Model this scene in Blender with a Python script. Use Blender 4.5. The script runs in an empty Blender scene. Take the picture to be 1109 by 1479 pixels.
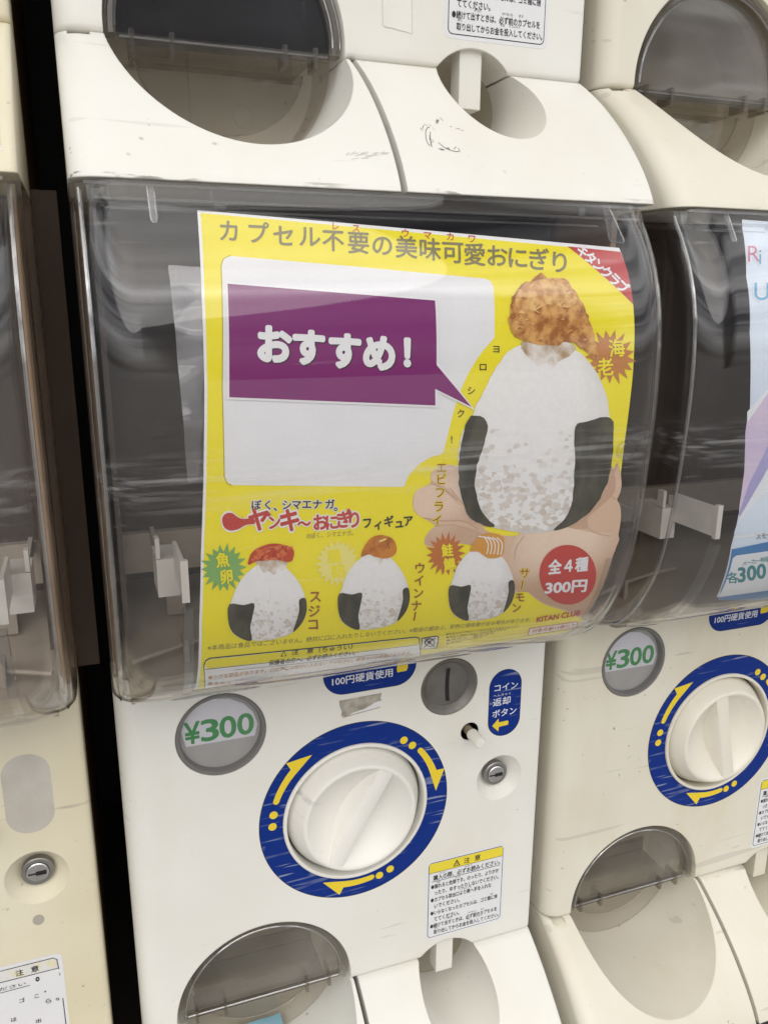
import bpy, bmesh, math, random
import numpy as np
from mathutils import Vector, Matrix
random.seed(7)
C = bpy.context.scene.collection
SC = bpy.context.scene
MM = 0.001

# ------------------------------------------------------------------ camera
FPX, PITCH, ROLL, YAW = 1178.29, -0.2618, -0.0054, -0.3533
CAM = np.array([-1.82, -474.5, -124.7])          # millimetres
def rotm(rx, ry, rz):
    cx, sx = math.cos(rx), math.sin(rx); cy, sy = math.cos(ry), math.sin(ry); cz, sz = math.cos(rz), math.sin(rz)
    return (np.array([[cz,-sz,0],[sz,cz,0],[0,0,1]]) @ np.array([[1,0,0],[0,cx,-sx],[0,sx,cx]])
            @ np.array([[cy,0,sy],[0,1,0],[-sy,0,cy]]))
ROT = rotm(PITCH, ROLL, YAW)
cd = bpy.data.cameras.new('camera'); cam = bpy.data.objects.new('camera', cd); C.objects.link(cam)
r_, f_, u_ = ROT[:,0], ROT[:,1], ROT[:,2]
cam.matrix_world = Matrix(((r_[0],u_[0],-f_[0],CAM[0]*MM),(r_[1],u_[1],-f_[1],CAM[1]*MM),(r_[2],u_[2],-f_[2],CAM[2]*MM),(0,0,0,1)))
cd.sensor_fit = 'VERTICAL'; cd.sensor_height = 36; cd.lens = 36*FPX/1479
cd.clip_start = 0.01; cd.clip_end = 500
SC.camera = cam

# ------------------------------------------------------------------ sky, sun, exposure
SUN_EL, SUN_AZ = math.radians(48), math.radians(196)     # soft sun behind cloud, high in front of the machines
w = bpy.data.worlds.new('World'); SC.world = w; w.use_nodes = True
nt = w.node_tree; nt.nodes.clear()
def N(nt, t, **k):
    n = nt.nodes.new(t)
    for a, b in k.items(): setattr(n, a, b)
    return n
def ramp(nt, stops, fac=None):
    r = N(nt, 'ShaderNodeValToRGB'); e = r.color_ramp.elements
    while len(e) < len(stops): e.new(0.5)
    for i, (p, c) in enumerate(stops):
        e[i].position = p; e[i].color = (c, c, c, 1) if not isinstance(c, tuple) else (*c, 1)
    if fac is not None: nt.links.new(fac, r.inputs[0])
    return r
sky = N(nt, 'ShaderNodeTexSky', sky_type='NISHITA'); sky.sun_disc = False
sky.sun_elevation = SUN_EL; sky.sun_rotation = SUN_AZ; sky.dust_density = 3
def wm(op, a, b=None, c=None, clamp=False):
    n = N(nt, 'ShaderNodeMath', operation=op); n.use_clamp = clamp
    for i, v in enumerate((a, b, c)):
        if v is None: continue
        if isinstance(v, (int, float)): n.inputs[i].default_value = v
        else: nt.links.new(v, n.inputs[i])
    return n.outputs[0]
tc = N(nt, 'ShaderNodeTexCoord')
def wnoise(scale, ms, detail=4, loc=(0, 0, 0)):
    mp = N(nt, 'ShaderNodeMapping'); mp.inputs['Scale'].default_value = ms; mp.inputs['Location'].default_value = loc
    nz = N(nt, 'ShaderNodeTexNoise'); nz.inputs['Scale'].default_value = scale; nz.inputs['Detail'].default_value = detail
    nt.links.new(tc.outputs['Generated'], mp.inputs[0]); nt.links.new(mp.outputs[0], nz.inputs['Vector']); return nz.outputs[0]
# layered stratus: long flat bands, an added dark lobe and dimmed zenith shape the reflections
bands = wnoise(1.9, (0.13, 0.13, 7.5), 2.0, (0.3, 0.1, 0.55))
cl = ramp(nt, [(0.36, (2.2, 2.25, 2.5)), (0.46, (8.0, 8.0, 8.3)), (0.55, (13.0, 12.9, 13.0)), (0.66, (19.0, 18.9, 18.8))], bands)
def dim_lobe(v, r0, r1, dark):
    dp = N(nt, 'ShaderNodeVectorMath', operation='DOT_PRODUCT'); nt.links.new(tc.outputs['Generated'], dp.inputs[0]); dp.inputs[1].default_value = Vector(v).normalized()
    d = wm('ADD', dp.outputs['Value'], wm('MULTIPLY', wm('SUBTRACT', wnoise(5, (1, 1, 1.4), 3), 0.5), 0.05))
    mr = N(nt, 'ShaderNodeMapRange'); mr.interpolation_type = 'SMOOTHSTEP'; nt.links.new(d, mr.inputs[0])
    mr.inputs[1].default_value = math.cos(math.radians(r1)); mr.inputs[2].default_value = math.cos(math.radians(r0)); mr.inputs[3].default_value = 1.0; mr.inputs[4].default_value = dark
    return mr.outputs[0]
shade = wm('MULTIPLY', dim_lobe((0.30, -0.92, 0.24), 15, 21, 0.12), dim_lobe((0, -0.25, 1), 32, 44, 0.32))  # made-up dark lobe keeps poster reflections low; zenith dimmed for dark window tops
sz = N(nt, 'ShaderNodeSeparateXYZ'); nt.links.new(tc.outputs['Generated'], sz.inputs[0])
hr = N(nt, 'ShaderNodeMapRange'); hr.interpolation_type = 'SMOOTHSTEP'; nt.links.new(sz.outputs[2], hr.inputs[0]); hr.inputs[1].default_value = 0.0; hr.inputs[2].default_value = 0.22; hr.inputs[3].default_value = 0.3; hr.inputs[4].default_value = 1.0  # horizon dimmed to soften its line in the window reflections
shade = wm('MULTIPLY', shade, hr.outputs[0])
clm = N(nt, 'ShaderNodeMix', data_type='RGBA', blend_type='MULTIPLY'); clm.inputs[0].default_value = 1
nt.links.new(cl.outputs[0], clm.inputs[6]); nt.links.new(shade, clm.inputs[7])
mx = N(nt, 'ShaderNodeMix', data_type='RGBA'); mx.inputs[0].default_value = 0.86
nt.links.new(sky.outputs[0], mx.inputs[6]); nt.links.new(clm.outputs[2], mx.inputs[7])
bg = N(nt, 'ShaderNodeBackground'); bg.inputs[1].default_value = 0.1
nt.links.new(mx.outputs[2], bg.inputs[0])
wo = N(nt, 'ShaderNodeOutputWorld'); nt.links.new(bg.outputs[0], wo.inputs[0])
sl = bpy.data.lights.new('sun', 'SUN'); sl.energy = 1.1; sl.angle = math.radians(70); sl.color = (1, 0.975, 0.93)
sun = bpy.data.objects.new('sun', sl); C.objects.link(sun)
sd = Vector((math.sin(SUN_AZ)*math.cos(SUN_EL), math.cos(SUN_AZ)*math.cos(SUN_EL), math.sin(SUN_EL)))
sun.rotation_euler = (-sd).to_track_quat('-Z', 'Y').to_euler()
SC.view_settings.view_transform = 'Standard'; SC.view_settings.look = 'None'
SC.view_settings.exposure = 0.60; SC.view_settings.gamma = 1
SC.cycles.transparent_max_bounces = 32; SC.cycles.max_bounces = 14; SC.cycles.use_denoising = True

# ------------------------------------------------------------------ materials
def mat(name):
    m = bpy.data.materials.new(name); m.use_nodes = True; t = m.node_tree; t.nodes.clear()
    return m, t, N(t, 'ShaderNodeOutputMaterial')
def mathn(t, op, a, b=None, c=None, clamp=False):
    n = N(t, 'ShaderNodeMath', operation=op); n.use_clamp = clamp
    for i, v in enumerate((a, b, c)):
        if v is None: continue
        if isinstance(v, (int, float)): n.inputs[i].default_value = v
        else: t.links.new(v, n.inputs[i])
    return n.outputs[0]
def noise(t, scale, detail=3, vec=None, rough=0.5, mscale=None, rot=None, loc=None):
    co = N(t, 'ShaderNodeTexCoord').outputs['Object'] if vec is None else vec
    if mscale or rot or loc:
        mpn = N(t, 'ShaderNodeMapping')
        if mscale: mpn.inputs['Scale'].default_value = mscale
        if rot: mpn.inputs['Rotation'].default_value = rot
        if loc: mpn.inputs['Location'].default_value = loc
        t.links.new(co, mpn.inputs[0]); co = mpn.outputs[0]
    n = N(t, 'ShaderNodeTexNoise'); n.inputs['Scale'].default_value = scale; n.inputs['Detail'].default_value = detail
    n.inputs['Roughness'].default_value = rough
    t.links.new(co, n.inputs['Vector']); return n.outputs[0]
def mixc(t, fac, a, b, blend='MIX'):
    n = N(t, 'ShaderNodeMix', data_type='RGBA', blend_type=blend)
    for i, v in ((0, fac), (6, a), (7, b)):
        if isinstance(v, (int, float)): n.inputs[i].default_value = v
        elif isinstance(v, tuple): n.inputs[i].default_value = (*v, 1)
        else: t.links.new(v, n.inputs[i])
    return n.outputs[2]
def plastic(name, base, dark=None, seed=0.0, speck=1.0, rough=0.36, bev=0.0011):
    m, t, o = mat(name); p = N(t, 'ShaderNodeBsdfPrincipled')
    dark = dark or tuple(c*0.9 for c in base)
    L = (seed, seed*1.7, seed*.6)
    big = ramp(t, [(0.38, 0.0), (0.68, 1.0)], noise(t, 9, 4, loc=L)).outputs[0]
    col = mixc(t, big, base, dark)
    # specks and small scuffs of grime
    s1 = ramp(t, [(0.70, 0.0), (0.76, 1.0)], noise(t, 210, 2, loc=L)).outputs[0]
    s1m = ramp(t, [(0.52, 0.0), (0.66, 1.0)], noise(t, 22, 2, loc=L)).outputs[0]
    f1 = mathn(t, 'MULTIPLY', mathn(t, 'MULTIPLY', s1, s1m), 0.55*speck)
    col = mixc(t, f1, col, (0.16, 0.13, 0.10))
    s2 = ramp(t, [(0.71, 0.0), (0.77, 1.0)], noise(t, 60, 3, mscale=(0.35, 1, 2.6), rot=(0, 0.5, 0), loc=L)).outputs[0]
    col = mixc(t, mathn(t, 'MULTIPLY', s2, 0.28*speck), col, (0.30, 0.27, 0.23))
    st = mathn(t, 'MULTIPLY', ramp(t, [(0.5, 0.0), (0.75, 1.0)], noise(t, 5.5, 5, mscale=(1.6, 1, 0.8), loc=L, rough=0.65)).outputs[0], 0.5*speck, clamp=True)
    col = mixc(t, st, col, tuple(a*b_ for a, b_ in zip(dark, (0.93, 0.88, 0.76))))
    hs = ramp(t, [(0.735, 0.0), (0.75, 1.0)], noise(t, 55, 1, mscale=(0.12, 1, 2.2), rot=(0, 0.8, 0), loc=L)).outputs[0]
    col = mixc(t, mathn(t, 'MULTIPLY', hs, 0.22*speck), col, (0.36, 0.33, 0.29))
    sp = N(t, 'ShaderNodeSeparateXYZ'); t.links.new(N(t, 'ShaderNodeTexCoord').outputs['Object'], sp.inputs[0])
    for lo, hi, sc3, amt in ((-0.0771, -0.0748, 260, 0.75), (-0.0016, 0.0024, 90, 0.55)):
        g = mathn(t, 'MULTIPLY', mathn(t, 'COMPARE', sp.outputs[2], (lo+hi)/2, abs(hi-lo)/2), ramp(t, [(0.5, 0.0), (0.62, 1.0)], noise(t, sc3, 3, mscale=(0.35, 1, 2.0), loc=L)).outputs[0])
        col = mixc(t, mathn(t, 'MULTIPLY', g, mathn(t, 'MULTIPLY', amt, s1m)), col, (0.07, 0.06, 0.05))
    t.links.new(col, p.inputs['Base Color'])
    rr = ramp(t, [(0.3, rough-0.06), (0.7, rough+0.12)], noise(t, 30, 4, loc=L)).outputs[0]
    t.links.new(rr, p.inputs['Roughness'])
    p.inputs['Specular IOR Level'].default_value = 0.45
    b = N(t, 'ShaderNodeBump'); b.inputs['Strength'].default_value = 0.05; b.inputs['Distance'].default_value = 0.0006
    t.links.new(noise(t, 900, 2), b.inputs['Height'])
    b2 = N(t, 'ShaderNodeBump'); b2.inputs['Strength'].default_value = 0.10; b2.inputs['Distance'].default_value = 0.004
    t.links.new(noise(t, 14, 2, loc=L), b2.inputs['Height'])
    if bev:
        bv = N(t, 'ShaderNodeBevel'); bv.samples = 4; bv.inputs[0].default_value = bev
        t.links.new(bv.outputs[0], b2.inputs['Normal'])
    t.links.new(b2.outputs[0], b.inputs['Normal'])
    t.links.new(b.outputs[0], p.inputs['Normal'])
    t.links.new(p.outputs[0], o.inputs[0]); return m
def simple(name, base, rough=0.45, metal=0.0, var=0.06, scale=60, spec=0.5, bump=0.0):
    m, t, o = mat(name); p = N(t, 'ShaderNodeBsdfPrincipled')
    nzv = ramp(t, [(0.3, 0.0), (0.7, 1.0)], noise(t, scale, 4)).outputs[0]
    col = mixc(t, nzv, tuple(c*(1-var) for c in base), tuple(min(1, c*(1+var)) for c in base))
    t.links.new(col, p.inputs['Base Color']); p.inputs['Roughness'].default_value = rough
    p.inputs['Metallic'].default_value = metal; p.inputs['Specular IOR Level'].default_value = spec
    if bump:
        b = N(t, 'ShaderNodeBump'); b.inputs['Strength'].default_value = bump; b.inputs['Distance'].default_value = 0.001
        t.links.new(noise(t, scale*4, 2), b.inputs['Height']); t.links.new(b.outputs[0], p.inputs['Normal'])
    t.links.new(p.outputs[0], o.inputs[0]); return m
def clear(name, tint=(0.93, 0.93, 0.93), rough=0.02, haze=0.04, hazecol=(0.75, 0.75, 0.75), ior=1.49, scratch=1.0, wob=0.15, band=None):
    m, t, o = mat(name)
    tr = N(t, 'ShaderNodeBsdfTransparent'); tr.inputs[0].default_value = (*tint, 1)
    gl = N(t, 'ShaderNodeBsdfGlossy'); gl.inputs['Roughness'].default_value = rough; gl.inputs[0].default_value = (1, 1, 1, 1)
    lw = N(t, 'ShaderNodeLayerWeight'); lw.inputs[0].default_value = 0.5
    f0 = ((ior-1)/(ior+1))**2; frs = mathn(t, 'MULTIPLY_ADD', mathn(t, 'POWER', lw.outputs['Facing'], 5.0), 1-f0, f0)
    df = N(t, 'ShaderNodeBsdfDiffuse'); df.inputs[0].default_value = (*hazecol, 1)
    if wob:
        b = N(t, 'ShaderNodeBump'); b.inputs['Strength'].default_value = wob; b.inputs['Distance'].default_value = 0.004
        t.links.new(noise(t, 16, 2, mscale=(0.6, 0.6, 1.6)), b.inputs['Height'])
        t.links.new(b.outputs[0], gl.inputs['Normal'])
    # fine scratches and grease: a thin milky film
    sc_ = ramp(t, [(0.66, 0.0), (0.74, 1.0)], noise(t, 120, 3, mscale=(0.10, 0.6, 2.2), rot=(0, 0.06, 0))).outputs[0]
    sm_ = ramp(t, [(0.52, 0.0), (0.68, 1.0)], noise(t, 9, 3)).outputs[0]
    sc2 = ramp(t, [(0.70, 0.0), (0.76, 1.0)], noise(t, 150, 2, mscale=(2.4, 0.6, 0.14), rot=(0, 0.5, 0))).outputs[0]
    tot = mathn(t, 'MULTIPLY', mathn(t, 'ADD', mathn(t, 'MULTIPLY', sc_, sm_), mathn(t, 'MULTIPLY', sc2, mathn(t, 'MULTIPLY', sm_, 0.6))), 0.30*scratch)
    if band:                                   # a worn strip where hands have rubbed the window
        geo = N(t, 'ShaderNodeTexCoord'); sp = N(t, 'ShaderNodeSeparateXYZ'); t.links.new(geo.outputs['Object'], sp.inputs[0])
        z0, wd = band
        g = mathn(t, 'SUBTRACT', 1.0, mathn(t, 'ABSOLUTE', mathn(t, 'DIVIDE', mathn(t, 'SUBTRACT', sp.outputs[2], z0), wd)), clamp=True)
        sb = ramp(t, [(0.50, 0.0), (0.72, 1.0)], noise(t, 300, 3, mscale=(0.07, 0.5, 1.5), rot=(0, 0.03, 0))).outputs[0]
        tot = mathn(t, 'ADD', tot, mathn(t, 'MULTIPLY', mathn(t, 'MULTIPLY', sb, g), 0.2))
    grease = mathn(t, 'MULTIPLY', ramp(t, [(0.35, 0.0), (0.75, 1.0)], noise(t, 7, 5)).outputs[0], haze)
    hz = mathn(t, 'ADD', tot, grease, clamp=True)
    m1 = N(t, 'ShaderNodeMixShader'); t.links.new(hz, m1.inputs[0]); t.links.new(tr.outputs[0], m1.inputs[1]); t.links.new(df.outputs[0], m1.inputs[2])
    m2 = N(t, 'ShaderNodeMixShader'); t.links.new(frs, m2.inputs[0]); t.links.new(m1.outputs[0], m2.inputs[1]); t.links.new(gl.outputs[0], m2.inputs[2])
    t.links.new(m2.outputs[0], o.inputs[0]); return m
def ink(name, base, tex=None, col2=None, scale=200, lo=0.4, hi=0.62, mscale=None, rough=0.42):
    m, t, o = mat(name); p = N(t, 'ShaderNodeBsdfPrincipled')
    nv = noise(t, scale if tex else 45, 3, mscale=mscale)
    if tex: col = mixc(t, ramp(t, [(lo, 0.0), (hi, 1.0)], nv).outputs[0], base, col2)
    else: col = mixc(t, ramp(t, [(0.35, 0.0), (0.65, 1.0)], nv).outputs[0], tuple(c*0.975 for c in base), base)
    fib = ramp(t, [(0.3, 0.965), (0.7, 1.0)], noise(t, 700, 2)).outputs[0]
    col = mixc(t, 1.0, col, fib, 'MULTIPLY')
    t.links.new(col, p.inputs['Base Color']); p.inputs['Roughness'].default_value = rough; p.inputs['Specular IOR Level'].default_value = 0.22
    b = N(t, 'ShaderNodeBump'); b.inputs['Strength'].default_value = 0.12; b.inputs['Distance'].default_value = 0.005
    t.links.new(noise(t, 12, 2, mscale=(0.7, 1, 1.5)), b.inputs['Height']); t.links.new(b.outputs[0], p.inputs['Normal'])
    t.links.new(p.outputs[0], o.inputs[0]); return m
def blue_print():
    m, t, o = mat('scratched_blue_print'); p = N(t, 'ShaderNodeBsdfPrincipled')
    s = ramp(t, [(0.60, 0.0), (0.66, 1.0)], noise(t, 420, 1, mscale=(0.07, 1, 1.0), rot=(0, -0.10, 0))).outputs[0]
    s = mathn(t, 'MULTIPLY', s, ramp(t, [(0.42, 0.0), (0.62, 1.0)], noise(t, 26, 2)).outputs[0])
    e = ramp(t, [(0.69, 0.0), (0.72, 1.0)], noise(t, 95, 3)).outputs[0]
    p.inputs['Specular IOR Level'].default_value = 0.18
    col = mixc(t, mathn(t, 'MULTIPLY', s, 0.5), (0.003, 0.026, 0.20), (0.42, 0.46, 0.55))
    col = mixc(t, mathn(t, 'MULTIPLY', e, 0.25), col, (0.25, 0.28, 0.36))
    t.links.new(col, p.inputs['Base Color']); p.inputs['Roughness'].default_value = 0.4
    t.links.new(p.outputs[0], o.inputs[0]); return m

WHITE  = plastic('white_plastic', (0.765, 0.755, 0.705), (0.725, 0.71, 0.645), 0.3, 0.9)
CREAM  = plastic('aged_cream_plastic', (0.74, 0.69, 0.535), (0.67, 0.605, 0.43), 2.1, 1.3)
IVORY  = plastic('ivory_plastic', (0.72, 0.685, 0.585), (0.66, 0.62, 0.50), 4.4, 1.4)
KNOB   = plastic('knob_white_plastic', (0.80, 0.78, 0.72), None, 1.2, 0.4, 0.3, 0.0008)
KNOBI  = plastic('knob_ivory_plastic', (0.77, 0.73, 0.63), None, 5.2, 0.6, 0.3, 0.0008)
CABIN  = simple('brown_cabinet', (0.42, 0.29, 0.19), 0.5)
CHUTE  = plastic('chute_grey_beige_plastic', (0.60, 0.555, 0.47), (0.54, 0.50, 0.42), 3.0, 1.2, 0.45, 0)
HOPPER = simple('hopper_dark_plastic', (0.100, 0.076, 0.062), 0.45, bump=0.02)
TRAY   = simple('tray_beige_plastic', (0.34, 0.29, 0.235), 0.45)
BRACK  = simple('bracket_white_plastic', (0.52, 0.49, 0.45), 0.4)
COVER  = clear('clear_window_plastic', (0.972, 0.97, 0.966), haze=0.004, scratch=0.6, wob=0, band=(0.412, 0.016))
RIB    = clear('clear_moulded_edge', (0.86, 0.86, 0.86), 0.06, 0.10, (0.72, 0.72, 0.72), scratch=0.3, ior=1.6)
EDGE   = clear('edge_highlight_plastic', (0.75, 0.75, 0.75), 0.08, 0.12, (0.72, 0.72, 0.72), scratch=0.3, ior=2.6, wob=0)  # for added tubes that stand in for bright highlights along clear edges
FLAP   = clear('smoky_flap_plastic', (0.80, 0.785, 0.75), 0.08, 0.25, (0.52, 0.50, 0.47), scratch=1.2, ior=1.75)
FLAPD  = clear('smoky_flap_plastic_shaded', (0.46, 0.46, 0.485), 0.05, 0.16, (0.16, 0.17, 0.20), scratch=1.2)  # same flap plastic, its missing sky reflection put into a darker colour
FRIM   = clear('smoky_flap_rim', (0.70, 0.675, 0.63), 0.10, 0.38, (0.42, 0.395, 0.36), scratch=0.4)
SLEEVE = clear('crinkled_sleeve_film', (0.88, 0.88, 0.90), 0.06, 0.42, (0.68, 0.68, 0.74), wob=0.4, scratch=1.6, ior=1.8)
LENS   = clear('lens_clear_plastic', (0.95, 0.95, 0.95), 0.05, 0.10, ior=1.7)
RIMGREY= simple('dark_grey_rim', (0.16, 0.152, 0.145), 0.35)
GREYDISC = simple('grey_disc_plastic', (0.36, 0.35, 0.335), 0.4)
SLOTMET= simple('worn_slot_metal', (0.17, 0.16, 0.145), 0.45, 0.5, 0.12, 120)
CHROME = simple('lock_chrome', (0.62, 0.61, 0.60), 0.22, 1.0, 0.1, 150)
STEEL  = simple('lock_dull_steel', (0.34, 0.33, 0.32), 0.36, 0.9, 0.12, 150)
BLACK  = simple('black_void', (0.006, 0.006, 0.006), 0.6)
GREASE = simple('greasy_button_shaft', (0.30, 0.25, 0.17), 0.6, var=0.3, scale=300)
BLUE   = blue_print()
YEL    = ink('yellow_print', (0.80, 0.60, 0.04))
STICK  = ink('white_sticker_paper', (0.74, 0.74, 0.75))
STICKB = ink('black_print', (0.03, 0.03, 0.033))
STICKY = ink('sticker_yellow', (0.78, 0.64, 0.05))
GREEN  = ink('green_print', (0.03, 0.25, 0.06))
LAV    = ink('price_card_paper', (0.66, 0.65, 0.70))
WTXT   = ink('white_print', (0.76, 0.77, 0.80))
PATCH  = ink('bare_grey_patch', (0.56, 0.53, 0.48), True, (0.50, 0.46, 0.40), 40)
TAPE   = ink('tape_residue', (0.30, 0.27, 0.22), True, (0.45, 0.42, 0.36), 160)
SCUFF  = ink('scuff_ink', (0.10, 0.09, 0.08))
SCUFFL = ink('faint_scuff', (0.55, 0.52, 0.47))
# inks of the posters
P_YEL  = ink('poster_yellow', (0.83, 0.72, 0.02))
P_PAPER= ink('poster_paper', (0.80, 0.80, 0.82))
P_WHT  = ink('poster_white', (0.76, 0.76, 0.79))
P_PUR  = ink('card_purple', (0.20, 0.018, 0.15))
P_GRY  = ink('poster_olive_grey', (0.22, 0.19, 0.09))
P_RED  = ink('poster_red', (0.50, 0.055, 0.045))
P_DRED = ink('poster_crimson', (0.50, 0.06, 0.06))
P_BRN  = ink('poster_brown_text', (0.30, 0.09, 0.02))
P_ORA  = ink('poster_orange_burst', (0.50, 0.155, 0.035))
P_RUST = ink('poster_rust_burst', (0.50, 0.20, 0.05))
P_GRN  = ink('poster_green_burst', (0.20, 0.40, 0.12))
P_PALE = ink('poster_pale_burst', (0.80, 0.72, 0.22))
P_BLK  = ink('poster_black', (0.03, 0.027, 0.022))
P_NORI = ink('poster_seaweed', (0.036, 0.033, 0.023), True, (0.075, 0.070, 0.048), 120, mscale=(1, 1, .4))
P_RICE = ink('poster_rice', (0.78, 0.77, 0.77))
P_GRAIN= ink('poster_rice_grains', (0.78, 0.76, 0.74), True, (0.52, 0.44, 0.38), 210, 0.46, 0.62)
P_GRAINS= ink('poster_small_rice_grains', (0.76, 0.75, 0.76), True, (0.47, 0.43, 0.44), 330, 0.42, 0.62)
P_G1 = ink('poster_rice_shade', (0.71, 0.685, 0.66)); P_G2 = ink('poster_rice_shade_mid', (0.65, 0.605, 0.565)); P_G3 = ink('poster_rice_shade_deep', (0.58, 0.52, 0.47))
P_STAIN= ink('poster_sauce_stain', (0.74, 0.70, 0.66), True, (0.40, 0.27, 0.15), 110, 0.42, 0.66)
P_FRY  = ink('poster_fried_crust', (0.66, 0.36, 0.11), True, (0.33, 0.115, 0.02), 190, 0.40, 0.62)
P_FRYL = ink('poster_fried_light', (0.74, 0.47, 0.18), True, (0.50, 0.23, 0.06), 210, 0.42, 0.62)
P_ROE  = ink('poster_roe', (0.48, 0.05, 0.01), True, (0.62, 0.14, 0.04), 300, 0.5, 0.62)
P_ROEL = ink('poster_roe_light', (0.62, 0.16, 0.06)); P_ROED = ink('poster_roe_dark', (0.38, 0.03, 0.008))
P_SAUS = ink('poster_sausage', (0.56, 0.20, 0.02), True, (0.40, 0.11, 0.01), 120, 0.5, 0.66)
P_SALM = ink('poster_salmon', (0.62, 0.30, 0.05))
P_SKIN = ink('poster_skin', (0.67, 0.48, 0.355), True, (0.57, 0.385, 0.265), 30, 0.35, 0.7)
P_SKIND= ink('poster_skin_crease', (0.53, 0.35, 0.24))
P_SKINL= ink('poster_skin_light', (0.72, 0.55, 0.42), True, (0.64, 0.45, 0.30), 40, 0.35, 0.7)
B_BASE = ink('blue_poster_base', (0.55, 0.66, 0.80), True, (0.66, 0.74, 0.85), 14)
B_WHT  = ink('blue_poster_white', (0.74, 0.77, 0.82))
B_PINK = ink('blue_poster_pink', (0.56, 0.47, 0.66), True, (0.64, 0.54, 0.68), 18)
B_PURP = ink('blue_poster_violet', (0.36, 0.34, 0.60))
B_BLUE = ink('blue_poster_band', (0.05, 0.20, 0.46))
B_TEAL = ink('blue_poster_teal', (0.02, 0.22, 0.25))
B_LET1 = ink('blue_poster_rose', (0.55, 0.22, 0.36))
B_LET2 = ink('blue_poster_cyan', (0.14, 0.40, 0.60))
PAPERBLUE = ink('light_blue_paper', (0.30, 0.55, 0.66))
WALLM  = simple('dark_wall_paint', (0.03, 0.025, 0.022), 0.7)
GROUND = simple('grey_paving', (0.33, 0.32, 0.305), 0.8, scale=4, var=0.25, bump=0.3)

def ink_round(name, base, edge, c, rx, rz, lo=0.55, hi=1.05, nsc=60, namt=0.25, rough=0.42):
    """ink of a printed picture that turns towards a second tone away from its middle"""
    m, t, o = mat(name); p = N(t, 'ShaderNodeBsdfPrincipled')
    sp = N(t, 'ShaderNodeSeparateXYZ'); t.links.new(N(t, 'ShaderNodeTexCoord').outputs['Object'], sp.inputs[0])
    dx = mathn(t, 'DIVIDE', mathn(t, 'SUBTRACT', sp.outputs[0], c[0]*MM), rx*MM); dz = mathn(t, 'DIVIDE', mathn(t, 'SUBTRACT', sp.outputs[2], c[1]*MM), rz*MM)
    d = mathn(t, 'SQRT', mathn(t, 'ADD', mathn(t, 'MULTIPLY', dx, dx), mathn(t, 'MULTIPLY', dz, dz)))
    d = mathn(t, 'ADD', d, mathn(t, 'MULTIPLY', mathn(t, 'SUBTRACT', noise(t, nsc, 4), 0.5), namt*2))
    r = ramp(t, [(0.0, 0.0), (1.0, 1.0)], mathn(t, 'MULTIPLY', mathn(t, 'SUBTRACT', d, lo), 1/(hi-lo), clamp=True)); r.color_ramp.interpolation = 'EASE'
    col = mixc(t, r.outputs[0], base, edge)
    col = mixc(t, 1.0, col, ramp(t, [(0.3, 0.94), (0.7, 1.0)], noise(t, 420, 3)).outputs[0], 'MULTIPLY')
    t.links.new(col, p.inputs['Base Color']); p.inputs['Roughness'].default_value = rough; p.inputs['Specular IOR Level'].default_value = 0.22; t.links.new(p.outputs[0], o.inputs[0]); return m

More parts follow.
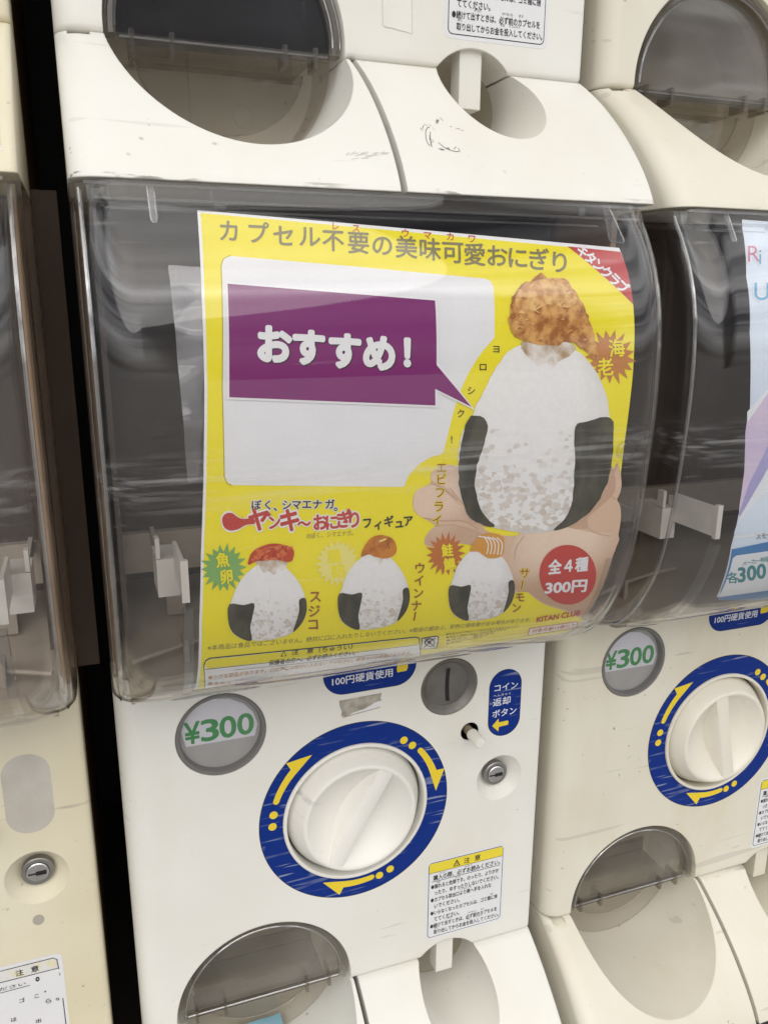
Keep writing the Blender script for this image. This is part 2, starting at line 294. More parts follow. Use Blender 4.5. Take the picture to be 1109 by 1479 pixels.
# ------------------------------------------------------------------ mesh helpers (millimetres in, metres out)
def finish(me, smooth=35):
    if smooth:
        me.polygons.foreach_set('use_smooth', [True]*len(me.polygons)); me.set_sharp_from_angle(angle=math.radians(smooth))
def mesh_from(name, V, F, mats=(), fm=None, smooth=35):
    me = bpy.data.meshes.new(name); me.from_pydata([(x*MM, y*MM, z*MM) for x, y, z in V], [], F)
    for m in mats: me.materials.append(m)
    if fm: me.polygons.foreach_set('material_index', fm)
    bm = bmesh.new(); bm.from_mesh(me); bmesh.ops.recalc_face_normals(bm, faces=bm.faces); bm.to_mesh(me); bm.free()
    finish(me, smooth); return me
class MB:
    def __init__(s): s.V = []; s.F = []; s.I = []
    def add(s, V, F, i=0):
        o = len(s.V); s.V += [tuple(v) for v in V]; s.F += [tuple(k+o for k in f) for f in F]; s.I += [i]*len(F)
    def box(s, x0, x1, y0, y1, z0, z1, i=0):
        s.add([(x0,y0,z0),(x1,y0,z0),(x1,y1,z0),(x0,y1,z0),(x0,y0,z1),(x1,y0,z1),(x1,y1,z1),(x0,y1,z1)],
              [(0,3,2,1),(4,5,6,7),(0,1,5,4),(1,2,6,5),(2,3,7,6),(3,0,4,7)], i)
    def lathe(s, cx, cz, prof, n=72, i=0, a0=0, a1=2*math.pi, closed=None):
        """prof: (radius, y) pairs turned about the y axis through (cx, cz)"""
        full = abs(a1-a0-2*math.pi) < 1e-6; m = n if full else n+1; V = []; F = []
        for k in range(m):
            a = a0+(a1-a0)*k/n
            for r, y in prof: V.append((cx+r*math.cos(a), y, cz+r*math.sin(a)))
        p = len(prof)
        for k in range(n):
            k2 = (k+1) % m
            for j in range(p-1): F.append((k*p+j, k*p+j+1, k2*p+j+1, k2*p+j))
        s.add(V, F, i)
    def prism(s, pts, y0, y1, i=0):
        n = len(pts); V = [(x, y0, z) for x, z in pts]+[(x, y1, z) for x, z in pts]
        s.add(V, [tuple(range(n))[::-1], tuple(range(n, 2*n))]+[(k, (k+1) % n, n+(k+1) % n, n+k) for k in range(n)], i)
    def tube(s, path, r, n=8, i=0):
        P = [Vector(p) for p in path]; V = []; F = []
        for k, p in enumerate(P):
            d = (P[min(k+1, len(P)-1)]-P[max(k-1, 0)]).normalized(); a = d.orthogonal().normalized(); b = d.cross(a)
            if k == 0: a0 = a
            else: a = (a0-d*a0.dot(d)).normalized(); a0 = a; b = d.cross(a)
            rr = r[k] if isinstance(r, (list, tuple)) else r
            for j in range(n): V.append(p+(a*math.cos(2*math.pi*j/n)+b*math.sin(2*math.pi*j/n))*rr)
        for k in range(len(P)-1):
            for j in range(n): F.append((k*n+j, k*n+(j+1) % n, (k+1)*n+(j+1) % n, (k+1)*n+j))
        F.append(tuple(range(n))[::-1]); F.append(tuple((len(P)-1)*n+j for j in range(n)))
        s.add(V, F, i)
    def mesh(s, name, mats, smooth=35): return mesh_from(name, s.V, s.F, mats, s.I, smooth)
def modify(me, *mods):
    """returns the mesh with modifiers applied; mods are callables taking the object"""
    o = bpy.data.objects.new('work', me); C.objects.link(o)
    for f in mods: f(o)
    dg = bpy.context.evaluated_depsgraph_get(); new = bpy.data.meshes.new_from_object(o.evaluated_get(dg))
    bpy.data.objects.remove(o); new.name = me.name; return new
def cut(me, *cutters):
    tmp = []
    for c in cutters:
        o = bpy.data.objects.new('work_cutter', c); C.objects.link(o); tmp.append(o)
    def f(o):
        for c in tmp:
            b = o.modifiers.new('b', 'BOOLEAN'); b.operation = 'DIFFERENCE'; b.solver = 'EXACT'; b.object = c
    new = modify(me, f)
    for c in tmp: bpy.data.objects.remove(c)
    finish(new, 35); return new
def cyl(cx, cz, r, y0, y1, r1=None, n=96):
    b = MB(); r1 = r if r1 is None else r1
    b.lathe(cx, cz, [(0, y0), (r, y0), (r1, y1), (0, y1)], n)
    me = b.mesh('cut', []); bm = bmesh.new(); bm.from_mesh(me); bmesh.ops.remove_doubles(bm, verts=bm.verts, dist=1e-6)
    bmesh.ops.recalc_face_normals(bm, faces=bm.faces); bm.to_mesh(me); bm.free(); return me
def obj(name, me, parent=None, mats=None):
    o = bpy.data.objects.new(name, me); C.objects.link(o)
    if parent is not None: o.parent = parent
    if mats:
        for k, m in mats.items(): o.material_slots[k].link = 'OBJECT'; o.material_slots[k].material = m
    return o
def tag(o, label=None, cat=None, group=None, kind=None):
    for k, v in (('label', label), ('category', cat), ('group', group), ('kind', kind)):
        if v: o[k] = v
    return o

# ------------------------------------------------------------------ profiles of the machine (its own lower seam is z = 0)
H = 619.33                  # one tier
SKP = np.array([(0,0),(-14,-8.5),(-28,-18.7),(-40,-28),(-50,-37.1),(-58.5,-45.5),(-66,-54),(-73,-62.5),(-78,-70),(-82,-77.4)], float)
pf = np.polyfit(SKP[:,1], SKP[:,0], 5)
def skirt_y(z): return float(np.polyval(pf, z))-0.0
CVP = [(-83,541.3),(-86.5,534),(-91.5,527),(-99.5,513.3),(-106,498.3),(-110,482.3),(-112,464.3),(-112.7,444.3),(-112.2,424.3),(-110.5,399.3),
       (-108,374.3),(-105,354.3),(-100,334.3),(-92,315.3),(-81,298.3),(-66,284.3),(-46,274.8),(-22,270),(-2,268.5)]
def catmull(P, n, closed=False):
    P = [np.array(p, float) for p in P]; out = []; L = len(P)
    for k in range(L if closed else L-1):
        g = (lambda q: P[q % L]) if closed else (lambda q: P[min(max(q, 0), L-1)])
        p0, p1, p2, p3 = g(k-1), g(k), g(k+1), g(k+2)
        for j in range(n):
            u = j/n; out.append(0.5*((2*p1)+(p2-p0)*u+(2*p0-5*p1+4*p2-p3)*u*u+(3*p1-p0-3*p2+p3)*u**3))
    if not closed: out.append(P[-1])
    return out
CV = np.array(catmull(CVP, 4))
FL, FR = 14.0, 3.0
def fillet(x, rl=FL, rr=FR, wd=300.0):
    if x < rl: return rl-math.sqrt(max(0, rl*rl-(rl-x)**2))
    if x > wd-rr: d = wd-x; return rr-math.sqrt(max(0, rr*rr-(rr-d)**2))
    return 0.0
def xs_for(x0, x1, rl, rr, step=12):
    out = []
    if x0 <= 0: out += [rl*(1-math.cos(a)) for a in np.linspace(0, math.pi/2, 10)]
    else: out += [x0]
    a = out[-1]; b = 300-rr if x1 >= 300 else x1
    k = max(1, int((b-a)/step)); out += [a+(b-a)*j/k for j in range(1, k+1)]
    if x1 >= 300: out += [300-rr*(1-math.sin(t)) for t in np.linspace(0, math.pi/2, 7)][1:]
    return out
def slab(name, xs, zs, yf, yback):
    """closed solid whose front is y = yf(x, z)"""
    nx, nz = len(xs), len(zs); V = []; F = []
    for z in zs:
        for x in xs: V.append((x, yf(x, z), z))
    o = nx*nz
    for z in zs:
        for x in xs: V.append((x, yback, z))
    for j in range(nz-1):
        for i in range(nx-1):
            a = j*nx+i; F.append((a, a+1, a+nx+1, a+nx)); F.append((o+a, o+a+nx, o+a+nx+1, o+a+1))
    for j in range(nz-1):
        a = j*nx; F.append((a, a+nx, o+a+nx, o+a)); a = j*nx+nx-1; F.append((a, o+a, o+a+nx, a+nx))
    for i in range(nx-1):
        F.append((i, o+i, o+i+1, i+1)); a = (nz-1)*nx+i; F.append((a, a+1, o+a+1, o+a))
    return mesh_from(name, V, F, [WHITE])

# hole outlines as front projections: chute circle, handle circle
CH = (86, 5, 63); LV = (227, -16.5, 28.5)
KC = (154, 143.3)
# ---- front panel
zs = [0.5, 0.8, 1.3, 2.2, 3.5]+list(np.linspace(8, 262, 24))+[268]
def panel_y(x, z):
    e = 0 if z > 3.5 else 3.0-math.sqrt(max(0, 9-(3.5-z)**2))
    return min(fillet(x)+e, 29)
me = slab('front_panel', xs_for(0, 300, FL, FR), zs, panel_y, 30)
ME_PANEL = cut(me, cyl(CH[0], CH[1], CH[2], -20, 60), cyl(LV[0], LV[1], LV[2], -20, 60), cyl(63.2, 221, 29, -9, 9),
               cyl(223, 227.3, 21.8, -9, 5), cyl(240, 189, 7, -20, 60), cyl(266, 145.3, 20.2, -2, 10.5, 9.6), cyl(KC[0], KC[1], 50.2, -9, 22.5))
# ---- skirts (chute cover left, handle cover right)
zk = list(np.linspace(-76.9, -0.5, 42)); zk[0] = -77.0
zk = [-77.2, -76.9, -76.2]+zk[1:]
def skirt_f(x, z):
    e = 0 if z > -76 else (0.25 if z > -77 else 0.7)
    return skirt_y(z)+fillet(x)+e
b = MB(); b.box(6, 16.5, -14, 12, -2.6, 2); NOTCH = b.mesh('cut', [])
ME_SKL = cut(slab('chute_cover', xs_for(0, 151.2, FL, FR), zk, skirt_f, 30), cyl(CH[0], CH[1], CH[2], -120, 60), NOTCH)
ME_SKR = cut(slab('handle_cover', xs_for(154.6, 300, FL, FR), zk, skirt_f, 30), cyl(LV[0], LV[1], LV[2], -120, 60))
# ---- chute pocket and handle pocket: open cups behind the holes
b = MB(); b.lathe(CH[0], CH[1], [(63.3, 30.1), (63.3, 52), (60.5, 59), (54, 62), (0, 62)], 72); b.lathe(CH[0], CH[1], [(65, 30.1), (65, 64), (0, 64)], 72)
b.box(72, 72.8, 61.3, 61.9, -50, 62); b.lathe(104, -22, [(6.4, 61.9), (6.4, 61.5), (5.8, 61.5), (5.8, 61.9)], 32); ME_POCK = b.mesh('chute_pocket', [CHUTE])
b = MB(); b.lathe(LV[0], LV[1], [(28.8, 30.1), (28.8, 50), (24, 58), (0, 58)], 48); ME_LPOCK = b.mesh('handle_pocket', [CHUTE])
# ---- handle bar hanging in the right hole
b = MB(); b.box(219.5, 233.5, 3, 15, -19.5, 16); ME_LEVER = b.mesh('coin_release_bar', [WHITE])
# ---- cabinet behind the panel and around the hopper
b = MB()
b.box(3, 297, 66, 400, -77, 268); b.box(3, 297, 96, 400, 268.1, 541); b.box(3, 6, 30.2, 65.9, -77, 268); b.box(294, 297, 30.2, 65.9, -77, 268); b.box(6.1, 293.9, 30.4, 65.9, 262, 268)
b.box(6.1, 293.9, 30.4, 65.9, -77, -72); b.box(2, 5.5, 10, 95.9, 268.1, 541); b.box(299.9, 313.2, 44, 48, 262, 549, 1); b.box(293.2, 296.9, -52, 7.5, 290, 541); b.box(296, 299.8, 8.6, 95.9, 268.1, 541)
ME_CAB = b.mesh('cabinet', [CABIN, simple('dark_filler_strip', (0.085, 0.054, 0.034), 0.6)])
# ---- hopper (dark bin behind the window): open box
b = MB()
def open_box(b, x0, x1, y0, y1, z0, z1, th=3):
    b.box(x0, x1, y1-th, y1, z0, z1); b.box(x0, x0+th, y0, y1-th-.05, z0, z1); b.box(x1-th, x1, y0, y1-th-.05, z0, z1)
open_box(b, 10, 290, 10, 95, 290, 541)
b.box(10, 290, 9, 94, 538, 541.2)
ME_HOP = b.mesh('hopper', [HOPPER])
# ---- tray at the foot of the window, with ribs
b = MB()
prof = catmull([(94,300),(60,294),(30,287),(10,281),(-12,277.4),(-40,276.6),(-57,283.5)], 5)
V = []; F = []; tx = [9, 291]
for x in tx:
    for y, z in prof: V.append((x, y, z))
    for y, z in prof[::-1]: V.append((x, y, z-2.5))
n = len(V)//2
F = [(k, (k+1) % n, n+(k+1) % n, n+k) for k in range(n)]+[tuple(range(n))[::-1], tuple(range(n, 2*n))]
b.add(V, F)
for cx_ in (44, 262):
    b.box(cx_-6, cx_+6, 40, 50, 291, 312); b.box(cx_-1.5, cx_+1.5, -8, 6, 278, 293)
path = [(12+90*t, -12+22*math.sin(t*math.pi*.5), 285+5*t) for t in np.linspace(0, 1, 14)]
b.tube(path, 1.6); b.tube([(300-x, y, z) for x, y, z in path], 1.6)
ME_TRAY = b.mesh('window_tray', [TRAY])
# ---- bracket: cross beam with two arms that reach to the window
b = MB()
b.box(13, 287, 40, 46, 322, 348)
ME_BEAM = b.mesh('cross_beam', [TRAY])
def bracket(side):
    b = MB()
    X = (lambda x: x) if side < 0 else (lambda x: 312.5-x)
    def bx(x0, x1, *r): b.box(min(X(x0), X(x1)), max(X(x0), X(x1)), *r)
    bx(26.5, 37.6, -60, -34, 341, 361.5); bx(30.5, 33, -33.9, 39.8, 343, 352); bx(26.5, 28.6, -60, -54, 362.1, 373); bx(35.5, 37.5, -60, -54, 362.1, 368.5)
    bx(35.2, 37.0, -97, -60.1, 352.5, 371)
    bx(34.4, 38.0, -100.0, -97.1, 351.5, 372.5)
    return b.mesh('bracket_arm', [BRACK])
ME_BRL, ME_BRR = bracket(-1), bracket(1)
# ---- window cover
RW = 24.0
cols = [(0, None)]+[(RW*(1-math.cos(a)), RW*(1-math.sin(a))) for a in np.linspace(0, math.pi/2, 12)]
cols += [(x, 0) for x in np.linspace(RW, 300-RW, 14)[1:-1]]
cols += [(300-x, d) for x, d in cols[:13][::-1]]
V = []; F = []
for (y, z) in CV:
    for x, d in cols:
        yy = 8.0 if d is None else min(y+d, 7.9)
        V.append((x, yy, z))
nc = len(cols)
for j in range(len(CV)-1):
    for i in range(nc-1): F.append((j*nc+i, (j+1)*nc+i, (j+1)*nc+i+1, j*nc+i+1))
me = bpy.data.meshes.new('window_cover'); me.from_pydata([(x*MM, y*MM, z*MM) for x, y, z in V], [], F); me.materials.append(COVER)
def sol(o):
    s = o.modifiers.new('s', 'SOLIDIFY'); s.thickness = 0.0024; s.offset = -1
ME_COVER = modify(me, sol); finish(ME_COVER, 50)
# ---- moulded rim, guides and tabs of the cover
b = MB()
b.box(6, 294, -82.6, -80.6, 539.2, 540.6); b.box(10, 290, -83.4, -81.2, 533.2, 534.4); b.box(14, 60, -84.6, -82.6, 529.2, 530.2); b.box(66, 262, -84.6, -82.6, 529.2, 530.2); b.box(60.4, 65.6, -84.4, -81, 531.0, 533.0); b.box(251, 254, -83.4, -81, 534.6, 539)
ME_RIM = b.mesh('cover_rim', [RIB])
def inner(z, off):          # point just inside the cover
    i = np.interp(-z, -CV[:,1], CV[:,0]); return i+off
def tab(pts, dy):
    b = MB(); P3 = [(x, float(np.interp(-z, -CV[:,1], CV[:,0]))+2.6, z) for x, z in pts]; n = len(P3)
    b.add(P3+[(x, y+2, z) for x, y, z in P3], [tuple(range(n)), tuple(range(2*n-1, n-1, -1))]+[(k, (k+1) % n, n+(k+1) % n, n+k) for k in range(n)])
    b.tube([(x, y+.6, z) for x, y, z in P3], 0.5, 6, 1); return b.mesh('cover_tab', [RIB, EDGE])
ME_TABL = tab([(32.2, 539), (32.3, 525.5), (32.8, 523.8), (34.3, 523.8), (34.8, 525.5), (34.9, 539)], 0)
ME_TABR = tab([(267.3, 540.5), (265.2, 523.5), (265.8, 521.6), (273.4, 521.0), (274.0, 522.6), (270.4, 540.5)], 0)
def guide(x):
    b = MB(); pth = [(x, inner(z, 3.4), z) for z in np.linspace(348, 284, 16)]
    V = []; F = []
    for px_, py_, pz_ in pth: V += [(px_-2.2, py_, pz_), (px_+2.2, py_, pz_), (px_+2.2, py_+5, pz_), (px_-2.2, py_+5, pz_)]
    for k in range(len(pth)-1):
        for j in range(4): F.append((k*4+j, k*4+(j+1) % 4, k*4+4+(j+1) % 4, k*4+4+j))
    F += [(3,2,1,0), tuple(len(V)-4+j for j in range(4))]
    b.add(V, F); return b.mesh('poster_guide', [RIB])
ME_GL, ME_GR = guide(37.0), guide(274.5)
b = MB(); b.lathe(271, 413, [(3.6, -113.2), (4.6, -113.4), (5.4, -112.4), (5.4, -110)], 32); b.lathe(271, 413, [(0, -112.6), (3.6, -112.9)], 32); ME_BOSS = b.mesh('cover_boss', [RIB])
def edge(side):
    b = MB(); x = 4.2 if side < 0 else 295.8
    yo = RW*(1-math.sin(math.acos(1-4.2/RW)))
    pth = [(x, min(y+yo+1.2, 6), z) for y, z in CV[2::2]]
    b.tube(pth, 1.15, 8); return b.mesh('cover_edge_highlight', [EDGE])  # tube added as the bright refraction line of the cover's corner
ME_EL, ME_ER = edge(-1), edge(1)
# ---- knob
def knob_mesh():
    b = MB(); e = 38.4
    prof = [(49, 14.5), (48.4, 12.6), (46, 8.0), (43.5, 3.4), (41.2, -0.6), (40.5, -1.5), (39.6, -2.0), (38.9, -1.9)]
    prof += [(r, -1.9+15.0*(1-(r/e)**2)**0.9) for r in np.linspace(e, 0.01, 26)]
    b.lathe(0, 0, prof, 144)
    n = 24; V = []; F = []
    for v in np.linspace(-38.2, 38.2, n+1):
        k = 1+0.10*abs(v)/38
        V += [(-12.5, 14.5, v), (-9.2, 9.0, v), (-6.9, 3.2, v), (-5.3*k, -1.2, v), (-4.7*k, -1.55, v), (4.7*k, -1.55, v), (5.3*k, -1.2, v), (6.6, 6, v), (9, 14.5, v)]
    for i in range(n):
        for j in range(8): F.append((i*9+j, i*9+j+1, i*9+10+j, i*9+9+j))
    F += [tuple(range(9)), tuple(n*9+j for j in range(9))]
    b.add(V, F); return b.mesh('dial', [KNOB], 45)
ME_DIAL = knob_mesh()
b = MB(); b.lathe(KC[0], KC[1], [(50.3, 21), (50.3, -1.6), (50.9, -2.2), (52.2, -2.2), (52.8, -1.7), (53.0, -0.5)], 96); ME_COLL = b.mesh('dial_collar', [KNOB])
# ---- price window
b = MB(); b.lathe(63.2, 221, [(28.9, 8.9), (28.9, 0.4), (28.2, -0.4), (26.6, -0.2), (25.9, 1.2), (25.9, 8.6)], 72); ME_PW = b.mesh('price_window', [RIMGREY])
b = MB(); b.lathe(63.2, 221, [(25.9, 5.2), (0.01, 5.2)], 64); ME_PWB = b.mesh('backing_disc', [GREYDISC])
b = MB(); b.lathe(63.2, 221, [(25.8, 1.9), (20, 1.0), (12, 0.5), (0.01, 0.3)], 64); ME_PWL = b.mesh('lens', [LENS])
# ---- coin slot, button, lock
b = MB(); b.lathe(223, 227.3, [(21.7, 4.9), (21.7, 0.3), (21.0, -0.4), (19.6, 0.2), (16.8, 3.6), (16.4, 3.9), (15, 3.7), (0.01, 3.5)], 72); ME_COIN = b.mesh('coin_slot', [SLOTMET])
b = MB(); b.prism([(223+3.2*math.sin(t)*0+1.0-1.4*math.cos((z)/13*1.2)+sx, 227.3+z) for sx, zz in ((-1.4, np.linspace(-12.5, 12.5, 9)), (1.4, np.linspace(12.5, -12.5, 9))) for z in zz for t in (0,)], 3.2, 3.45); ME_SLIT = b.mesh('slit', [BLACK])
b = MB(); b.lathe(240, 189, [(3.3, 26), (3.3, -8)], 32); b.lathe(240, 189, [(4.2, -4), (4.2, -16.6), (3.7, -17.4), (0.01, -17.4)], 32, 1); ME_BTN = b.mesh('return_button', [GREASE, WHITE])
b = MB(); b.lathe(240, 189, [(6.9, 29.9), (0.01, 29.9)], 32); b.lathe(240, 189, [(6.95, 1), (6.95, 29.9)], 32); ME_BHOLE = b.mesh('button_hole', [BLACK])
b = MB(); b.lathe(266, 145.3, [(9.5, 10.4), (9.5, 6.0), (9.0, 5.5), (6.9, 5.5), (6.6, 6.2)], 48); ME_LOCK = b.mesh('lock', [STEEL])
b = MB(); b.lathe(266, 145.3, [(6.5, 6.6), (6.5, 5.0), (6.0, 4.6), (0.01, 4.5)], 40); ME_PLUG = b.mesh('plug', [CHROME])
b = MB(); b.box(265, 271.2, 4.2, 4.45, 143.6, 146.2); b.box(260.5, 265.1, 4.25, 4.45, 144.5, 145.3); ME_KEY = b.mesh('keyhole', [BLACK])
# ---- flap
fx, fz = CH[0], CH[1]
b = MB()
def half(r, y): return [(fx+r*math.cos(a), fz+r*math.sin(a)) for a in np.linspace(-0.06, math.pi+0.06, 60)]
b.prism(half(56.5, 0), 8.0, 10.0)
me_plate = b.mesh('flap', [FLAP])
ME_FLAP = me_plate
b = MB(); b.lathe(fx, fz, [(61.6, 14), (61.8, 5.5), (60.4, 3.0), (58.2, 2.6), (56.8, 4.2), (56.4, 8), (56.4, 14), (61.6, 14)], 64, 0, -0.06, math.pi+0.06); b.tube([(fx+57.0*math.cos(a), 3.4, fz+57.0*math.sin(a)) for a in np.linspace(0.0, math.pi, 60)], 0.7, 6, 1); b.tube([(fx+61.4*math.cos(a), 4.2, fz+61.4*math.sin(a)) for a in np.linspace(0.0, math.pi, 60)], 0.4, 6, 1); ME_FRIM = b.mesh('flap_rim', [FRIM, EDGE])  # the thin bright tubes are added rim highlights
b = MB(); b.box(fx-48, fx+46, 8.2, 52, -2.4, -0.4); b.box(fx-48, fx+46, 50, 52, -0.3, 12); b.box(fx-56, fx+56, 7.4, 10.6, -1.0, 3.0)
for s in (-50, -30, 30, 47): b.box(fx+s, fx+s+2.2, 5.5, 20, -5.5, 5)
b.tube([(fx-55, 7.0, 1.2), (fx+55, 7.0, 1.2)], 0.75, 6, 1); b.tube([(fx-47, 50, 12.2), (fx+45, 50, 12.2)], 0.6, 6, 1); ME_SHELF = b.mesh('flap_shelf', [FRIM, EDGE])
b = MB()
b.tube([(fx+47*math.cos(a), 29.6, fz-4+40*math.sin(a)) for a in np.linspace(math.pi+.12, 2*math.pi-.12, 40)], 0.55, 6)
b.prism([(fx+47*math.cos(a), fz-4+40*math.sin(a)) for a in np.linspace(math.pi+.12, 2*math.pi-.12, 40)], 30, 31.6); ME_APRON = b.mesh('flap_apron', [clear('pale_clear_apron', (0.86, 0.85, 0.83), 0.05, 0.03)])

# ------------------------------------------------------------------ flat prints
def text_mesh(s, offset=0.0, spacing=1.0):
    cu = bpy.data.curves.new('txt', 'FONT'); cu.body = s; cu.size = 1; cu.offset = offset; cu.resolution_u = 4; cu.space_character = spacing
    o = bpy.data.objects.new('work_text', cu); C.objects.link(o)
    dg = bpy.context.evaluated_depsgraph_get(); me = bpy.data.meshes.new_from_object(o.evaluated_get(dg))
    V = [(v.co.x, v.co.y) for v in me.vertices]; F = [tuple(p.vertices) for p in me.polygons]
    bpy.data.objects.remove(o); bpy.data.curves.remove(cu); bpy.data.meshes.remove(me)
    return V, F
def thick(V, F, off):
    """bold lettering: the same strokes shifted round a small circle"""
    if not off: return [V], F
    n = 16 if off > 0.05 else 8 if off > 0.02 else 4
    return [[(x+off*math.cos(2*math.pi*k/n), y+off*math.sin(2*math.pi*k/n)) for x, y in V] for k in range(n)], F
class Print:
    """pieces of ink in a flat (x, s) frame, laid one above the other, then wrapped on the surface"""
    def __init__(s, conv=lambda p: p): s.P = []; s.mats = []; s.conv = conv
    def mi(s, m):
        if m not in s.mats: s.mats.append(m)
        return s.mats.index(m)
    def raw(s, V, F, m, lay): s.P.append((V, F, s.mi(m), lay))
    def poly(s, pts, m, lay, smooth=0, raw=False):
        if smooth: pts = catmull(pts, smooth, True)
        q = [tuple(p) if raw else s.conv(p) for p in pts]; s.raw(q, [tuple(range(len(q)))], m, lay)
    def ell(s, c, rx, ry, m, lay, rot=0, n=40):
        s.poly([(c[0]+rx*math.cos(a)*math.cos(rot)-ry*math.sin(a)*math.sin(rot), c[1]+rx*math.cos(a)*math.sin(rot)+ry*math.sin(a)*math.cos(rot)) for a in np.linspace(0, 2*math.pi, n, endpoint=False)], m, lay)
    def star(s, c, r0, r1, n, m, lay, rot=0, sx=1.0, tilt=0.0):
        pts = []
        for k in range(2*n):
            a = rot+math.pi*k/n; r = (r1 if k % 2 else r0)*(1+0.05*math.sin(k*2.3))
            pts.append((c[0]+sx*r*math.cos(a), c[1]+r*math.sin(a)+tilt*r*math.cos(a)))
        s.poly(pts, m, lay)
    def stroke(s, pts, wd, m, lay, sm=4, cap=True):
        P = catmull(pts, sm) if sm and len(pts) > 2 else [np.array(p, float) for p in pts]
        L = []; Rr = []; n = len(P)
        for k in range(n):
            d = P[min(k+1, n-1)]-P[max(k-1, 0)]; d = d/(np.linalg.norm(d)+1e-9); nn = np.array([-d[1], d[0]])
            ww = (wd[0]+(wd[1]-wd[0])*k/(n-1) if isinstance(wd, tuple) else wd)/2
            L.append(P[k]+nn*ww); Rr.append(P[k]-nn*ww)
        V = [s.conv(tuple(p)) for p in L+Rr]
        s.raw(V, [(k, k+1, n+k+1, n+k) for k in range(n-1)], m, lay)
        if cap:
            for q, ww in ((P[0], wd[0] if isinstance(wd, tuple) else wd), (P[-1], wd[1] if isinstance(wd, tuple) else wd)):
                s.ell(q, ww/2, ww/2, m, lay+0.02, n=12)
    def text(s, t, bl, br, tl, m, lay, off=0.0, spacing=1.0, grow=0.0, raw=False):
        V0, F = text_mesh(t, 0.0, spacing)
        if not V0: return
        V, F = thick(V0, F, off)
        xs = [v[0] for v in V0]; ys = [v[1] for v in V0]; x0, x1, y0, y1 = min(xs), max(xs), min(ys), max(ys)
        A, B, D = [np.array(p if raw else s.conv(p)) for p in (bl, br, tl)]
        for k, Vk in enumerate(V): s.raw([tuple(A+(B-A)*((x-x0)/(x1-x0))+(D-A)*((y-y0)/(y1-y0))) for x, y in Vk], F, m, lay+k*0.015)
    def chars(s, t, pts, size, m, lay, off=0.0, rot=0.0, hs=1.0, kx=0.0):
        """single characters centred on given points, in picture coordinates; size = height"""
        for ch, p in zip(t, pts):
            V, F = text_mesh(ch)
            if not V: continue
            V, F = thick(V, F, off); c, sn = math.cos(rot), math.sin(rot)
            for k, Vk in enumerate(V):
                q = []
                for x, y in Vk:
                    x -= 0.5; y -= 0.37
                    X = (x*c-y*sn)*size*hs; Y = (x*sn+y*c)*size
                    q.append(s.conv((p[0]+X, p[1]-Y+kx*X)))
                s.raw(q, F, m, lay+k*0.015)
    def build(s, name, mapper, step=None, layer_h=0.07):
        big = bmesh.new()
        for V, F, mi, lay in s.P:
            bm = bmesh.new(); vs = [bm.verts.new((a, b_, 0)) for a, b_ in V]
            for f in F:
                try: bm.faces.new([vs[k] for k in f])
                except ValueError: pass
            bm.normal_update(); bmesh.ops.triangulate(bm, faces=bm.faces[:], ngon_method='EAR_CLIP')
            if step:
                ys = [v.co.y for v in bm.verts]
                for k in range(int(math.floor(min(ys)/step)), int(math.ceil(max(ys)/step))+1):
                    bmesh.ops.bisect_plane(bm, geom=bm.verts[:]+bm.edges[:]+bm.faces[:], plane_co=(0, k*step, 0), plane_no=(0, 1, 0))
            bm.verts.ensure_lookup_table(); nv = {}
            for v in bm.verts: nv[v.index if False else v] = big.verts.new([c*MM for c in mapper(v.co.x, v.co.y, lay*layer_h)])
            for f in bm.faces:
                try: g = big.faces.new([nv[v] for v in f.verts])
                except ValueError: continue
                g.material_index = mi
            bm.free()
        for f in big.faces:
            f.normal_update()
            if f.normal.y > 0: f.normal_flip()
        me = bpy.data.meshes.new(name); big.to_mesh(me); big.free()
        for m in s.mats: me.materials.append(m)
        return me

# ---- mapping for the sheet behind the window of a machine whose origin is at (ox, oy, oz)
tang = np.gradient(CV, axis=0); tang /= np.linalg.norm(tang, axis=1)[:, None]
nrm = np.stack([tang[:,1], -tang[:,0]], 1)                      # points outwards (towards -y)
if nrm[len(nrm)//2, 0] > 0: nrm = -nrm
SH = CV-nrm*4.2
SHs = np.concatenate([[0], np.cumsum(np.linalg.norm(np.diff(SH, axis=0), axis=1))])
def sheet(x, s_, off):
    i = [np.interp(s_, SHs, a) for a in (SH[:,0], SH[:,1], nrm[:,0], nrm[:,1])]
    return (x, i[0]+i[2]*off, i[1]+i[3]*off)
def sheet_conv(ox, oy, oz):
    def f(p):                                                   # a point of the photograph -> (x, arc length) on the sheet
        d = ROT @ np.array([(p[0]-554.5)/FPX, 1, -(p[1]-739.5)/FPX]); d = d/d[1]
        prev = None
        for k in range(len(SH)):
            y, z = SH[k]; t = y+oy-CAM[1]; g = (CAM[2]+d[2]*t)-(z+oz)  # >0: ray above this point
            if prev is not None and prev[0] <= 0 < g and z+oz < CAM[2]+400:
                a = -prev[0]/(g-prev[0]); t = prev[1]+(t-prev[1])*a; s_ = SHs[k-1]+(SHs[k]-SHs[k-1])*a
                return (CAM[0]+d[0]*t-ox, s_)
            prev = (g, t)
        k = len(SH)-1; t = SH[k][0]+oy-CAM[1]
        return (CAM[0]+d[0]*t-ox, SHs[-1]-1.0)
    return f
def flat(y): return lambda x, z, off: (x, y-off, z)
def skin(x, z, off): return (x, skirt_y(z)-0.12-off, z)

